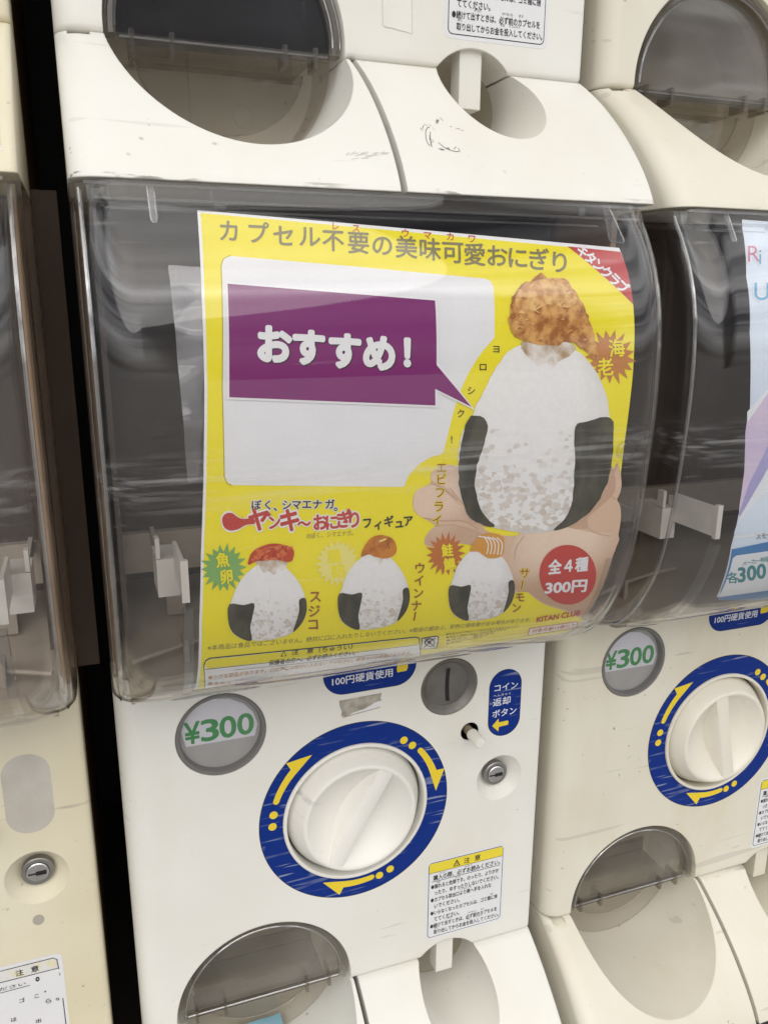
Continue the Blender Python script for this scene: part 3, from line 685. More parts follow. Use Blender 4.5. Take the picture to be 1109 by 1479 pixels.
# ------------------------------------------------------------------ stickers on the panel (panel frame x, z)
pr = Print()
def annulus(pr, c, r0, r1, m, lay, n=120):
    V = [(c[0]+r*math.cos(2*math.pi*k/n), c[1]+r*math.sin(2*math.pi*k/n)) for r in (r0, r1) for k in range(n)]
    pr.raw(V, [(k, (k+1) % n, n+(k+1) % n, n+k) for k in range(n)], m, lay)
annulus(pr, KC, 60, 69.3, STICKB, 0); annulus(pr, KC, 51.5, 68.8, BLUE, 1)
def arc_arrow(a0, a1, r=60.6, wd=4.6):       # from tail to head, degrees
    P = [(KC[0]+r*math.cos(math.radians(a)), KC[1]+r*math.sin(math.radians(a))) for a in np.linspace(a0, a1, 12)]
    pr.stroke(P, (4.2, 5.2), YEL, 2, 0)
    e = np.array(P[-1]); rad = (e-np.array(KC))/r; s = 1 if a1 > a0 else -1; tg = np.array([-rad[1], rad[0]])*s
    tip = e+tg*15-rad*2.5
    pr.poly([tuple(e-rad*2.6-tg*.5), tuple(tip), tuple(e+rad*8.5+tg*0.5), tuple(e+rad*2.0-tg*1.5)], YEL, 2.1, raw=True)
def dots(*an):
    for a in an: pr.ell((KC[0]+60*math.cos(math.radians(a)), KC[1]+60*math.sin(math.radians(a))), 2.9, 2.9, YEL, 2, n=24)
arc_arrow(160, 136); dots(178, 169.5)
arc_arrow(39, 17, 61); dots(54.5, 46.5)
arc_arrow(281, 259, 58.5); dots(295, 286.5)
ME_RING = pr.build('ring_label', flat(-0.1))
def stadium(cx, cz, w, h, r=None, n=12):
    r = min(w, h)/2 if r is None else r; P = []
    for sx, sz, a in ((1, 1, 0), (-1, 1, 90), (-1, -1, 180), (1, -1, 270)):
        for k in range(n+1):
            t = math.radians(a+90*k/n); P.append((cx+sx*(w/2-r)+r*math.cos(t), cz+sz*(h/2-r)+r*math.sin(t)))
    return P
def T(pr, t, x0, x1, z0, z1, m, lay, off=0.0): pr.text(t, (x0, z0), (x1, z0), (x0, z1), m, lay, off, raw=True)
pr = Print()
pr.poly(stadium(267.6, 207, 26.4, 53.5), STICKB, 0); pr.poly(stadium(267.6, 207, 25.6, 52.7), BLUE, 1)
T(pr, 'コイン', 258.6, 277.6, 217.4, 222.6, WTXT, 2, 0.012); T(pr, '返却', 257.8, 272.0, 205.6, 211.8, WTXT, 2, 0.012)
T(pr, 'ボタン', 257.8, 277.4, 196.6, 202.4, WTXT, 2, 0.012); T(pr, 'へんきゃく', 258, 272, 213, 215, WTXT, 2)
pr.poly([(258, 190), (263, 195.2), (263.4, 192), (270.6, 192.2), (271.4, 191), (271, 188.6), (263.6, 188.3), (263.2, 184.6)], YEL, 2)
ME_BLAB = pr.build('button_label', flat(-0.1))
pr = Print()
pr.poly(stadium(164.2, 253, 66.4, 36, 15), STICKB, 0); pr.poly(stadium(164.2, 253, 65.6, 35.2, 14.6), BLUE, 1)
T(pr, '100円硬貨使用', 137.2, 180, 242.6, 248.8, WTXT, 2, 0.012)
pr.poly([(183.5, 245), (190, 245.2), (191, 247), (191, 262), (184, 262), (183, 247)], YEL, 2)
ME_CLAB = pr.build('coin_label', flat(-0.1))
pr = Print(); pr.poly([(142, 231), (172.4, 231.6), (171.4, 228), (172, 226), (168, 225.5), (160, 221.8), (152, 220.5), (147, 218.6), (143.2, 219.2), (143.6, 223), (142.2, 227)], TAPE, 0)
pr.poly([(152, 220.2), (160, 221.4), (168, 225.1), (171.8, 225.6), (171, 221.8), (160, 219.6)], STICK, 0.4); pr.poly([(144, 217.8), (171, 220.6), (171.2, 221.3), (144, 218.6)], TAPE, 0.8)
ME_TAPE = pr.build('tape_remnant', flat(-0.1))
def caution(worn=False):
    pr = Print(); cx, cz, w_, h_ = 241.3, 51.5, 66.6, 71
    pr.poly(stadium(cx, cz, w_, h_, 4), STICK, 0)
    if not worn:
        pr.poly(stadium(cx, cz, w_-4.2, h_-4.2, 3), STICKB, 1); pr.poly(stadium(cx, cz, w_-5.2, h_-5.2, 2.6), STICK, 2)
        pr.poly([(cx-30.7, 76.2), (cx+30.7, 76.2), (cx+30.7, 84.2), (cx-30.7, 84.2)], STICKY, 3); pr.poly([(cx-30.7, 75.8), (cx+30.7, 75.8), (cx+30.7, 76.2), (cx-30.7, 76.2)], STICKB, 3)
        pr.poly([(230, 77.2), (236, 77.2), (233, 83)], STICKB, 4); pr.poly([(231.2, 77.8), (234.8, 77.8), (233, 81.4)], STICKY, 5); pr.poly([(232.7, 78.2), (233.3, 78.2), (233.2, 80.6), (232.8, 80.6)], STICKB, 6)
        T(pr, '注', 239, 243.8, 77.5, 82.5, STICKB, 4, 0.014); T(pr, '意', 248, 252.8, 77.5, 82.5, STICKB, 4, 0.014)
        T(pr, '購入の際、必ずお読みください。', 214, 270, 69.0, 73.6, STICKB, 4, 0.018); pr.poly([(213, 68.0), (270, 68.0), (270, 68.4), (213, 68.4)], STICKB, 4)
        rub = {0: [], 1: ['ゆ', 'きけん'], }
        lines = [('●揺れると危険です。のったり、よりかか', 1), ('　ったり、ゆすったりしないでください。', 0), ('●カプセル取出口より奥へ手を入れな', 1), ('　いでください。', 0),
                 ('●いらなくなったカプセルは、ゴミ箱に捨', 1), ('　ててください。', 0), ('●続けて出すときは、必ず前のカプセルを', 1), ('　取り出してからお金を投入してください。', 0)]
        z = 61.8
        for k, (t, _) in enumerate(lines):
            full = 57.0*len(t)/19.5; x0 = 212.4 if t[0] != '　' else 215.4
            T(pr, t.strip('　'), x0, min(271, x0+57.6*len(t.strip('　'))/19.3), z, z+3.9, STICKB, 4, 0.02)
            z -= 5.9
        for x0, x1, z0, t in ((226, 231, 31.1, 'だ'), (244, 251, 31.1, 'かなら'), (255, 258, 31.1, 'まえ'), (216, 219, 25.2, 'と'), (243, 246, 25.2, 'かね'), (249, 256, 25.2, 'とうにゅう'), (217, 220, 66.3, 'ゆ'), (232, 237, 66.3, 'きけん'), (236, 246, 54.4, 'とりだしぐち'), (262, 266, 42.7, 'す'), (218, 224, 74.0, 'こうにゅう'), (240, 246, 74.0, 'かなら')):
            T(pr, t, x0, x1, z0, z0+1.4, STICKB, 4)
    else:
        T(pr, '注', 247, 251.5, 77.5, 82, STICKB, 4, 0.014); T(pr, '意', 256, 260.5, 77.5, 82, STICKB, 4, 0.014)
        pr.poly([(cx-28, 76.3), (cx+29.5, 76.3), (cx+29.5, 84), (cx-28, 84)], ink('faded_header', (0.70, 0.69, 0.66), True, (0.72, 0.66, 0.42), 130, 0.5, 0.64), 2)
        fr = [(cx-30.6, 84.2), (cx+28, 84.4), (cx+30.2, 82.6), (cx+30.6, 75)]
        pr.stroke(fr, 0.5, STICKB, 3, 0, False); pr.stroke([(cx-29, 75.8), (cx+30, 75.8)], 0.5, STICKB, 3, 0, False)
        pr.stroke([(cx+30.8, 72), (cx+30.9, 70)], 0.4, STICKB, 3, 0, False); pr.stroke([(cx+31, 52), (cx+31, 20)], 0.5, STICKB, 3, 0, False)
        T(pr, 'ください', 232, 252, 69.5, 72, STICKB, 4); pr.stroke([(225, 68), (254, 68.3)], 0.4, STICKB, 3, 0, False); T(pr, '。', 258, 260, 70, 73, STICKB, 4, 0.03)
        for t, x, z, s in (('ゴ', 247, 57, 3.2), ('こ', 256, 57.5, 2.6), ('・', 262, 60, 1), ('ら', 262, 51, 3.4), ('な', 268, 51.2, 2.4), ('は', 241, 44, 3), ('出', 255, 38, 3)): T(pr, t, x, x+s, z, z+s, STICKB, 4, 0.01)
    return pr.build('caution_label', flat(-0.1))
ME_CAUT, ME_CAUTW = caution(), caution(True)
pr = Print(); pr.poly(stadium(266.6, 415-211, 27, 53, 13), PATCH, 0); ME_OVAL = pr.build('blank_oval_sticker', flat(-0.1))
pr = Print(); pr.ell((263.8, 115), 3.4, 3.8, ink('grey_dot', (0.42, 0.38, 0.33)), 0); ME_DOT = pr.build('sticker_dot', flat(-0.1))
pr = Print(); pr.poly([(41.0, 214.0), (85.4, 213.6), (87.6, 222), (84.8, 231), (79, 238), (70, 243.2), (60, 244.6), (50, 241.8), (42, 235), (38.6, 225)], LAV, 0)
for t, x0, x1 in (('¥', 40.8, 50.2), ('3', 51.4, 61.8), ('0', 63.2, 73.2), ('0', 74.6, 84.6)): T(pr, t, x0, x1, 215.8, 230.6, GREEN, 1, 0.022)
ME_PCARD = pr.build('price_card', flat(4.6))
# scuffs on the skirt of the middle upper machine
pr = Print(); rnd = random.Random(3)
for k in range(26):
    a = rnd.uniform(0.4, 5.6); x = 184+11*math.cos(a)+rnd.gauss(0, 1.3); z = -47+7.5*math.sin(a)+rnd.gauss(0, 1)
    q = rnd.uniform(0, 3.1); l = rnd.uniform(0.6, 2.6); pr.stroke([(x, z), (x+l*.4*math.cos(q)+rnd.gauss(0, .3), z+l*.5*math.sin(q)), (x+l*math.cos(q), z+l*math.sin(q))], rnd.uniform(0.18, 0.4), SCUFF, 0, 2, False)
pr.stroke([(172.5, -53), (171.8, -50), (173, -45.5), (175, -42.8), (176.5, -42.4)], 0.35, SCUFF, 0, 3, False); pr.stroke([(173.5, -53.4), (174.2, -49), (175.8, -45)], 0.35, SCUFF, 0, 3, False); pr.stroke([(178, -50.5), (181, -53.5), (186, -55), (188, -54.6)], 0.35, SCUFF, 0, 3, False)
ME_SCUFF = pr.build('scuff_marks', skin)
pr = Print()
for k in range(16): x = 126+k*1.3+rnd.gauss(0, .8); z = -60.5+rnd.gauss(0, 1.2)+0.05*k; pr.stroke([(x, z), (x+rnd.uniform(2, 5), z+rnd.uniform(.4, 1.6))], rnd.uniform(.2, .5), SCUFFL, 0, 0, False)
ME_SCUFF2 = pr.build('scuff_marks', skin)
pr = Print(); pr.poly([(171, 18.2), (188.4, 15.8), (187, 60), (169.5, 60)], ink('clear_tape', (0.77, 0.75, 0.69)), 0)
pr.stroke([(169.6, 60), (171, 18.2), (173, 17.4), (176, 17.6), (180, 16.9), (184, 16.6), (188.4, 15.8), (187, 60)], 0.28, SCUFFL, 1, 0, False); ME_CTAPE = pr.build('clear_tape', flat(-0.1))
pr = Print()
for P in ([(268, 2.5), (277, 4), (285, 6.5)], [(270, 1.5), (281, 5.2)]): pr.stroke(P, 0.5, SCUFFL, 0, 3, False)
ME_TORN = None
pr = Print(); pr.poly([(278, -40), (292.0, -42.5), (294.2, -47), (293.6, -52), (294.6, -57), (295, -68), (280, -70)], STICK, 0); pr.poly([(278, -41), (291, -43), (293.2, -47), (292, -51.6), (280, -52)], STICKY, 1)
pr.stroke([(281, -53), (291.5, -53.5), (294, -58), (293.8, -66), (282, -68)], 0.5, STICKB, 2, 0, False); ME_TORN = pr.build('torn_sticker', skin)

# ------------------------------------------------------------------ capsule machines
def machine(label, loc, body, knobm, dial_rot, flapm, variant, group='capsule vending machines in two tiers'):
    root = bpy.data.objects.new('capsule_machine', None); C.objects.link(root)
    root.location = [v*MM for v in loc]; tag(root, label, 'vending machine', group)
    B = {0: body}
    obj('cabinet', ME_CAB, root); obj('hopper', ME_HOP, root); obj('window_tray', ME_TRAY, root); obj('cross_beam', ME_BEAM, root)
    obj('bracket_arm', ME_BRL, root); obj('bracket_arm', ME_BRR, root)
    panel = obj('front_panel', ME_PANEL, root, B)
    obj('chute_cover', ME_SKL, root, B); hc = obj('handle_cover', ME_SKR, root, B)
    obj('chute_pocket', ME_POCK, root); obj('handle_pocket', ME_LPOCK, root); obj('coin_release_bar', ME_LEVER, root, B)
    cv = obj('window_cover', ME_COVER, root)
    for n, m in (('cover_rim', ME_RIM), ('cover_tab', ME_TABL), ('cover_tab', ME_TABR), ('poster_guide', ME_GL), ('poster_guide', ME_GR), ('cover_boss', ME_BOSS), ('cover_edge_highlight', ME_EL), ('cover_edge_highlight', ME_ER)): obj(n, m, cv)
    knob = obj('dial_collar', ME_COLL, root, {0: knobm}); 
    d = obj('dial', ME_DIAL, root, {0: knobm}); d.location = (KC[0]*MM, -8*MM, KC[1]*MM); d.rotation_euler = (0, dial_rot, 0)
    obj('ring_label', ME_RING, root)
    pw = obj('price_window', ME_PW, root); obj('backing_disc', ME_PWB, pw); obj('lens', ME_PWL, pw); obj('price_card', ME_PCARD, pw)
    cs = obj('coin_slot', ME_COIN, root); obj('slit', ME_SLIT, cs)
    bt = obj('return_button', ME_BTN, root, {1: body}); obj('button_hole', ME_BHOLE, root)
    lk = obj('lock', ME_LOCK, root); pl = obj('plug', ME_PLUG, lk); obj('keyhole', ME_KEY, lk)
    fl = obj('flap', ME_FLAP, root, {0: flapm}); obj('flap_rim', ME_FRIM, fl); obj('flap_shelf', ME_SHELF, fl); obj('flap_apron', ME_APRON, fl)
    if variant == 'worn':
        tag(obj('caution_label', ME_CAUTW, root), 'worn white caution label with most of its print rubbed off')
        tag(obj('blank_oval_sticker', ME_OVAL, root), 'blank grey oval where a label has worn away'); obj('sticker_dot', ME_DOT, root)
    else:
        obj('caution_label', ME_CAUT, root); obj('button_label', ME_BLAB, root)
    obj('coin_label', ME_CLAB, root)
    if variant == 'taped': obj('tape_remnant', ME_TAPE, root)
    if variant == 'scuffed': obj('scuff_marks', ME_SCUFF, hc); obj('scuff_marks', ME_SCUFF2, root); obj('clear_tape', ME_CTAPE, root)
    if variant == 'torn': obj('torn_sticker', ME_TORN, root)
    return root
A1 = math.radians(29.5)
PR, PL = 316.0, 319.2
machine('white capsule machine with the yellow poster in its window', (0, 0, -H), WHITE, KNOB, A1, FLAP, 'taped')
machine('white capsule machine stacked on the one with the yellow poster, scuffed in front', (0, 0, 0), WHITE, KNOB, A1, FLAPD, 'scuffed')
machine('yellowed cream capsule machine with a blank oval sticker above its lock', (-PL, 0, -H), CREAM, KNOBI, 0.2, FLAP, 'worn')
machine('yellowed cream capsule machine with a torn sticker at the top left corner', (-PL, 0, 0), CREAM, KNOBI, 0.1, FLAP, 'torn')
machine('ivory capsule machine with the pale blue poster in its window, dial bar nearly upright', (PR, 0.8, -H), IVORY, KNOBI, -0.22, FLAP, 'plain')
machine('ivory capsule machine stacked on the one with the pale blue poster', (PR, 0.8, 0), IVORY, KNOBI, 0.3, FLAP, 'plain')

# ------------------------------------------------------------------ the yellow poster
pc = sheet_conv(0, 0, -H); p = Print(pc)
SB = SHs[-1]-9.0
Lp = [pc(q) for q in ((285,303.5), (291.5,430), (295.5,560), (294,700), (290.5,800), (288,900))]; xl = Lp[-1][0]
Rp = [pc(q) for q in ((890,358), (904,390), (914,440), (916.5,480), (914,540), (906,600), (900,640), (893,700), (884,760), (876,800), (862,850), (848,885))]
Rp = [(0.6*x+0.4*273.4, s) for x, s in Rp]; xr = Rp[-1][0]
base = Lp+[(xl-.5, 262), (xl-.8, SB), (xr, SB), (xr+.2, 262)]+Rp[::-1]
p.poly(base, P_PAPER, 0, raw=True)
p.poly([(x+1.3, s+(1.6 if k == 0 else 0)) for k, (x, s) in enumerate(Lp)]+[(xl+.8, 262), (xl+.6, SB), (xr, SB), (xr+.2, 262)]+[(x, s+(2.4 if k == 0 else 0)) for k, (x, s) in enumerate(Rp)][::-1], P_YEL, 1, raw=True)
# crimson corner with the maker's name
k0 = [(x, s+2.4 if i == 0 else s) for i, (x, s) in enumerate(Rp[:3])]
a = pc((819, 356)); p.poly([a]+k0, P_DRED, 2, raw=True)
p.chars('キタンクラブ', [(840.5+11.6*i, 363.0+10.3*i) for i in range(6)], 20, WTXT, 3, 0.035, -0.70, 0.84)
# white panel
wp = [(333,370),(500,384),(700,402.5),(708,406),(712,414),(713.5,488),(700,503),(688,519),(675,541),(663,568),(653,600),(645,634),(639,655),(620,661),(604,671),(591,685),(583,703),(460,702),(336,700.5),(329,697),(325,688),(322,560),(320.5,384),(324,374)]
p.poly(wp, P_WHT, 2)
p.stroke([(335,701.5),(328,698),(324,688),(321,560),(319.3,384),(322.5,374),(333,369)], 0.9, P_GRY, 2.05, 0, False)
# title
tt = 'カプセル不要の美味可愛おにぎり'
tx = [331,372,410,447,481,517.5,552,586.5,620.5,653.5,685,717,747,777,807.5]; ty = [334,337,341,342,347.5,351,354.5,357.5,360.5,364.5,368,370,372.5,375,379]
p.chars(tt, list(zip(tx, ty)), 34, P_GRY, 3, 0.019, 0.02, 0.98, 0.07)
p.chars('レスウマカワ', [(484,327),(514,330),(585,337),(617,340),(650,342),(681,345)], 13, P_RED, 3, 0.01, 0, 1, 0.07)
# right figure: plain rice ball with seaweed, fried topping, resting on a hand
def zc(px, py):
    q = pc((px, py)); return (q[0], sheet(q[0], q[1], 0)[2])
P_BODY = ink_round('poster_big_rice_ball', (0.80, 0.79, 0.79), (0.60, 0.585, 0.58), zc(765, 600), 62, 66, 0.45, 1.1)
P_PALM = ink_round('poster_palm', (0.76, 0.60, 0.48), (0.53, 0.35, 0.235), zc(810, 780), 42, 26, 0.3, 1.25, 30, 0.22)
P_FING = ink_round('poster_fingers', (0.73, 0.555, 0.44), (0.55, 0.37, 0.26), zc(618, 720), 34, 22, 0.3, 1.2, 40, 0.2)
hand = [(596,722),(600,710),(612,703),(622,697),(622,684),(634,674),(655,672),(672,690),(700,765),(760,772),(820,757),(850,738),(868,716),(890,722),(896,740),(893,768),(885,800),(870,845),(852,880),(840,892),(815,882),(785,872),(765,858),(755,846),(742,858),(735,845),(700,792),(660,785),(628,790),(613,786),(616,772),(628,760),(612,748),(598,738)]
p.poly(hand, P_SKIN, 3, 3)
p.poly([(735,800),(750,770),(785,758),(812,760),(850,768),(892,772),(885,800),(870,845),(852,880),(840,890),(815,880),(785,870),(762,855),(742,850)], P_PALM, 4, 3)
p.poly([(597,722),(600,710),(612,703),(630,702),(655,722),(690,757),(668,752),(640,751),(612,748),(599,738)], P_FING, 4, 3); p.poly([(624,694),(623,685),(634,675),(655,673),(670,690),(672,728),(650,708)], P_FING, 4, 3)
p.poly([(616,772),(629,760),(658,758),(692,768),(720,785),(700,790),(660,784),(630,788),(614,785)], P_FING, 4.2, 3)
for q, wd in (([(622,697),(640,706),(660,722)], 1.6), ([(612,748),(640,752),(668,752),(690,764)], 2.0), ([(628,760),(655,758),(690,768)], 1.4), ([(742,808),(745,790),(756,774)], 1.4), ([(650,705),(668,728)], 1.2), ([(838,752),(856,768),(880,774)], 1.6)):
    p.stroke(q, wd, P_SKIND, 5, 4)
p.poly([(891,668),(881,692),(880,712),(889,722),(897,700)], P_SKIN, 3, 3); p.stroke([(891,670),(882,692),(881,712),(888,721)], 1.6, P_SKIND, 4, 4)
p.poly([(800,757),(842,738),(866,708),(880,672),(888,690),(886,712),(868,730),(848,748),(846,764)], P_SKIND, 3.5, 3)
rr0 = random.Random(11)
def inside(q, P):
    c = False
    for k in range(len(P)):
        (x0, y0), (x1, y1) = P[k-1], P[k]
        if (y0 > q[1]) != (y1 > q[1]) and q[0] < (x1-x0)*(q[1]-y0)/(y1-y0)+x0: c = not c
    return c
def grains(p, P, n, r):
    rg = random.Random(len(P)*7+n); y0 = min(q[1] for q in P); y1 = max(q[1] for q in P); x0 = min(q[0] for q in P); x1 = max(q[0] for q in P); k = 0
    G = (P_G1, P_G2, P_G3)
    for _ in range(n*6):
        x, y = rg.uniform(x0, x1), rg.uniform(y0, y1); t = (y-y0)/(y1-y0)
        if k >= n or rg.random() > t**1.3 or not inside((x, y), P): continue
        w_ = r*rg.uniform(.6, 1.3); a = rg.uniform(-.7, .7); m = G[min(2, int(rg.random()*1.4+t*1.6))] if rg.random() > .5 else P_RICE
        p.ell((x, y), w_, w_*rg.uniform(.55, .9), m, 7+k*0.0015, a, 10); k += 1
body = [(757,497),(737,505),(722,521),(710,542),(699,563),(688,583),(680,603),(668,622),(662,650),(661,690),(667,725),(683,751),(715,762),(755,769),(790,767),(825,757),(853,737),(871,705),(880,665),(883,630),(880,604),(875,573),(864,545),(848,521),(830,505),(812,497),(785,493)]
p.poly([(x+rr0.uniform(-.7, .7), y+rr0.uniform(-.7, .7)) for x, y in catmull(body, 4, True)], P_BODY, 6)
grain = [(694,660),(730,655),(775,664),(820,652),(829,690),(824,730),(806,757),(775,765),(740,764),(706,757),(690,738),(686,705)]
grains(p, [(694,625),(735,610),(778,620),(826,615)]+grain[4:], 560, 4.6)
p.poly([(752,494),(800,490),(830,500),(826,510),(818,516),(806,522),(798,531),(788,524),(776,529),(766,519),(758,512)], P_STAIN, 7, 2)
nl = [(680,600),(702,608),(699,640),(690,665),(685,695),(689,722),(697,742),(714,760),(692,756),(674,742),(664,712),(661,680),(664,648),(670,620)]
nr = [(829,616),(848,608),(881,603),(884,640),(880,680),(869,712),(850,740),(824,758),(798,766),(815,748),(825,722),(828,690),(829,650)]
for w_ in (nl, nr): p.poly([(x+rr0.uniform(-.9, .9), y+rr0.uniform(-.9, .9)) for x, y in catmull(w_, 4, True)], P_NORI, 8)
fry = [(737,478),(734,455),(740,430),(752,412),(766,405),(778,395),(792,402),(812,404),(830,420),(840,438),(848,455),(856,478),(860,500),(862,520),(852,512),(838,502),(822,494),(800,499),(775,497),(752,490)]
rr = random.Random(5); fr2 = []
for q in catmull(fry, 4, True): fr2.append((q[0]+rr.uniform(-1.8, 1.8), q[1]+rr.uniform(-1.8, 1.8)))
p.poly(fr2, P_FRY, 9)
p.poly([(745,450),(745,425),(762,410),(785,404),(812,412),(832,432),(820,445),(790,440),(765,452)], P_FRYL, 10, 3)
for k in range(46):
    x, y = rr.uniform(745, 845), rr.uniform(412, 494); q = rr.uniform(-.9, .5); l = rr.uniform(3, 8)
    if x > 820 and y < 450: continue
    p.stroke([(x, y), (x+l*.5*math.cos(q), y+l*.5*math.sin(q)-1), (x+l*math.cos(q), y+l*math.sin(q))], rr.uniform(.8, 1.6), P_FRYL if k % 3 else P_BRN, 10.5, 2, False)
p.star((880, 515), 40, 26, 17, P_RUST, 5, 0.1, 0.95, 0.07)
p.chars('海老', [(889, 503), (873, 530)], 27, P_YEL, 9.5, 0.02, 0.12, 0.9, 0.07)
p.chars('ヨロシク！', [(716,504), (697,530), (680,564), (665,597), (655,635)], 13, P_BLK, 5, 0.01, 0.0)
p.chars('エビフライ', [(637,675), (636.5,692), (635,711), (633,731), (630.5,751)], 17.5, P_YEL, 6.4, 0.055, 0, 0.95); p.chars('エビフライ', [(637,675), (636.5,692), (635,711), (633,731), (630.5,751)], 17.5, P_BRN, 6.6, 0.012, 0, 0.95)
# logo line
lk = -0.03
p.chars('ぼく、シマエナガ。', [(370,729),(387,729),(402,731),(414,729),(428,728.5),(443,728),(458,728),(476,728),(489,731)], 15, P_PAPER, 4, 0.10); p.chars('ぼく、シマエナガ。', [(370,729),(387,729),(402,731),(414,729),(428,728.5),(443,728),(458,728),(476,728),(489,731)], 15, P_BLK, 5, 0.03)
club = [(321,748),(327,741),(336,741),(344,747),(354,749),(366,748),(368,756),(355,758),(344,764),(332,766),(323,760)]
p.poly([((q[0]-344)*1.08+344, (q[1]-753)*1.2+753) for q in club], P_PAPER, 4, 3); p.poly(club, P_RED, 5, 3)
for i in range(5):
    for j in range(3):
        if (i, j) not in ((4, 0), (4, 2)): p.ell((329+i*7+(j % 2)*3, 747+j*6-0.3*i), 0.9, 0.9, P_ORA, 6, n=8)
lp = [(374,750), (396,754), (418,751), (439,756), (462,754), (479,754), (496,750), (511,750)]; lz = [36, 22, 36, 22, 25, 24, 26, 26]
for ch, q, z in zip('ヤンキ～おにぎり', lp, lz): p.chars(ch, [q], z, P_PAPER, 4.2, 0.11, 0.05, 0.9, lk)
for ch, q, z in zip('ヤンキ～おにぎり', lp, lz): p.chars(ch, [q], z, P_RED, 5.2, 0.04, 0.05, 0.9, lk)
p.star((388,743), 4.5, 2, 5, P_RED, 6); p.star((503,737), 4, 2, 5, P_RED, 6)
p.chars('フィギュア', [(530,755), (546,757), (561,753), (576,755), (589,752)], 17, P_BLK, 5, 0.03, 0.05, 0.9, lk)
p.text('©ぼく、シマエナガ。', (443,778), (510,773), (443,770), P_GRY, 4)
# three small rice balls
def ball(cx, cy, w_, h_, seed, flip=1):
    def q(u, v): return (cx+u*w_/2, cy+v*h_/2-0.05*u*w_/2)
    ol = [(-.10,-1.0),(-.45,-.82),(-.74,-.5),(-.9,-.12),(-1.0,.16),(-1.0,.5),(-.88,.78),(-.6,.95),(-.2,1.0),(.2,.97),(.6,.86),(.88,.6),(1.0,.25),(.98,-.02),(.86,-.36),(.62,-.7),(.32,-.95)]
    p.poly([q(*o) for o in ol], ink_round('poster_rice_ball', (0.79, 0.78, 0.79), (0.57, 0.55, 0.56), zc(cx-4, cy-8), w_*.27, h_*.31, 0.45, 1.15), 6, 3)
    grains(p, [q(*o) for o in ((-.36,-.1),(.1,-.15),(.72,-.1),(.84,.45),(.62,.82),(.2,.94),(-.2,.98),(-.46,.9),(-.44,.55))], 220, 2.7)
    p.poly([q(*o) for o in ((-.98,.02),(-.62,.06),(-.34,.03),(-.38,.35),(-.44,.65),(-.40,.97),(-.62,.94),(-.9,.74),(-1.01,.42))], P_NORI, 8, 3)
    p.poly([q(*o) for o in ((.82,.0),(.98,-.03),(1.01,.28),(.9,.58),(.66,.82),(.76,.5),(.82,.25))], P_NORI, 8, 3)
ball(386, 868, 112, 112, 1); ball(539.5, 853, 102, 110, 2); ball(695, 842, 94, 106, 3)
p.poly([(368,808),(385,802),(412,804),(414,816),(409,824),(402,821),(396,830),(388,824),(380,826),(374,816)], P_STAIN, 7, 3); p.poly([(534,798),(552,796),(566,800),(560,809),(554,806),(549,815),(543,807)], P_STAIN, 7, 3)
p.poly([(358,815),(362,800),(372,791),(388,785),(404,785),(422,791),(424,803),(418,811),(400,808),(384,809),(370,810)], P_ROE, 9, 3)
p.poly([(521,803),(526,788),(536,776),(550,772),(566,777),(572,789),(570,800),(556,806),(540,803),(532,800)], P_SAUS, 9, 3)
rt = random.Random(9)
for k in range(60):
    a_, b_ = rt.uniform(362, 421), rt.uniform(788, 808)
    if b_ < 806-0.28*(a_-358) and a_ < 385: continue
    p.ell((a_, b_), 2.2, 2.0, P_ROEL if k % 2 else P_ROED, 9.2+k*0.01, n=9)
p.stroke([(368,806),(376,796),(388,790),(402,789)], 1.6, P_ROEL, 10, 4); p.stroke([(548,781),(556,778)], 2.4, P_PALE, 10.4, 0)
for q in ([(556,780),(562,790)], [(562,777),(557,791)], [(560,775),(561,792)]): p.stroke(q, 1.2, P_BRN, 10, 0)
p.poly([(541,781),(550,776),(555,778),(548,784),(543,788)], P_RUST, 10, 3)
p.poly([(678,795),(684,782),(694,772),(708,769),(725,774),(727,788),(724,802),(708,806),(698,802),(690,796)], P_SALM, 9, 3)
for k in range(5): p.stroke([(690+k*6.5,774+k*.4), (699+k*6,776+k*1.5), (704+k*5,786+k), (702+k*5,799+k*.4)][0:4], 1.5, P_PAPER, 10, 4, False)
p.star((323, 820), 35, 24, 18, P_GRN, 5, 0, 0.95, -0.05); p.chars('魚卵', [(321.5, 808), (327, 832)], 22, P_YEL, 10, 0.03, 0.1, 0.9)
p.star((487, 813), 34, 25, 20, P_PALE, 5, 0, 0.95, -0.05); p.chars('腸詰', [(482, 803), (488, 824)], 21, P_YEL, 5.6, 0.03, 0.1, 1.0)
p.star((643, 800), 32, 21, 18, P_ORA, 5.4, 0, 0.9, -0.05); p.chars('鮭鱒', [(645, 794), (648, 814)], 19, P_YEL, 10, 0.03, 0.1, 0.9)
p.chars('スジコ', [(455, 861), (453.5, 882), (452, 901)], 19, P_BRN, 6, 0.02, 0.05); p.chars('ウインナー', [(606,820),(605,838),(603.5,856),(601,874),(599,890)][:4], 17, P_BRN, 6, 0.02, 0.05); p.stroke([(599.5,884),(597.5,895)], 2, P_BRN, 6, 0)
p.chars('サ', [(757,827)], 16, P_YEL, 6, 0.06); p.chars('サ', [(757,827)], 16, P_BRN, 6.4, 0.015); p.stroke([(754.5,838),(752,850)], 3.4, P_YEL, 6, 0); p.stroke([(754.5,838),(752,850)], 1.8, P_BRN, 6.4, 0)
p.chars('モン', [(750,862), (745,877)], 15, P_BRN, 6.4, 0.02, 0.05)
# price spot
p.ell((819, 829.5), 41, 43, P_RED, 7, -0.1, 64)
p.text('全４種', (790.5,829), (847,823.5), (791.5,808.5), WTXT, 8, 0.035); p.text('300円', (786,857.5), (844.5,853.5), (787.5,840), WTXT, 8, 0.035)
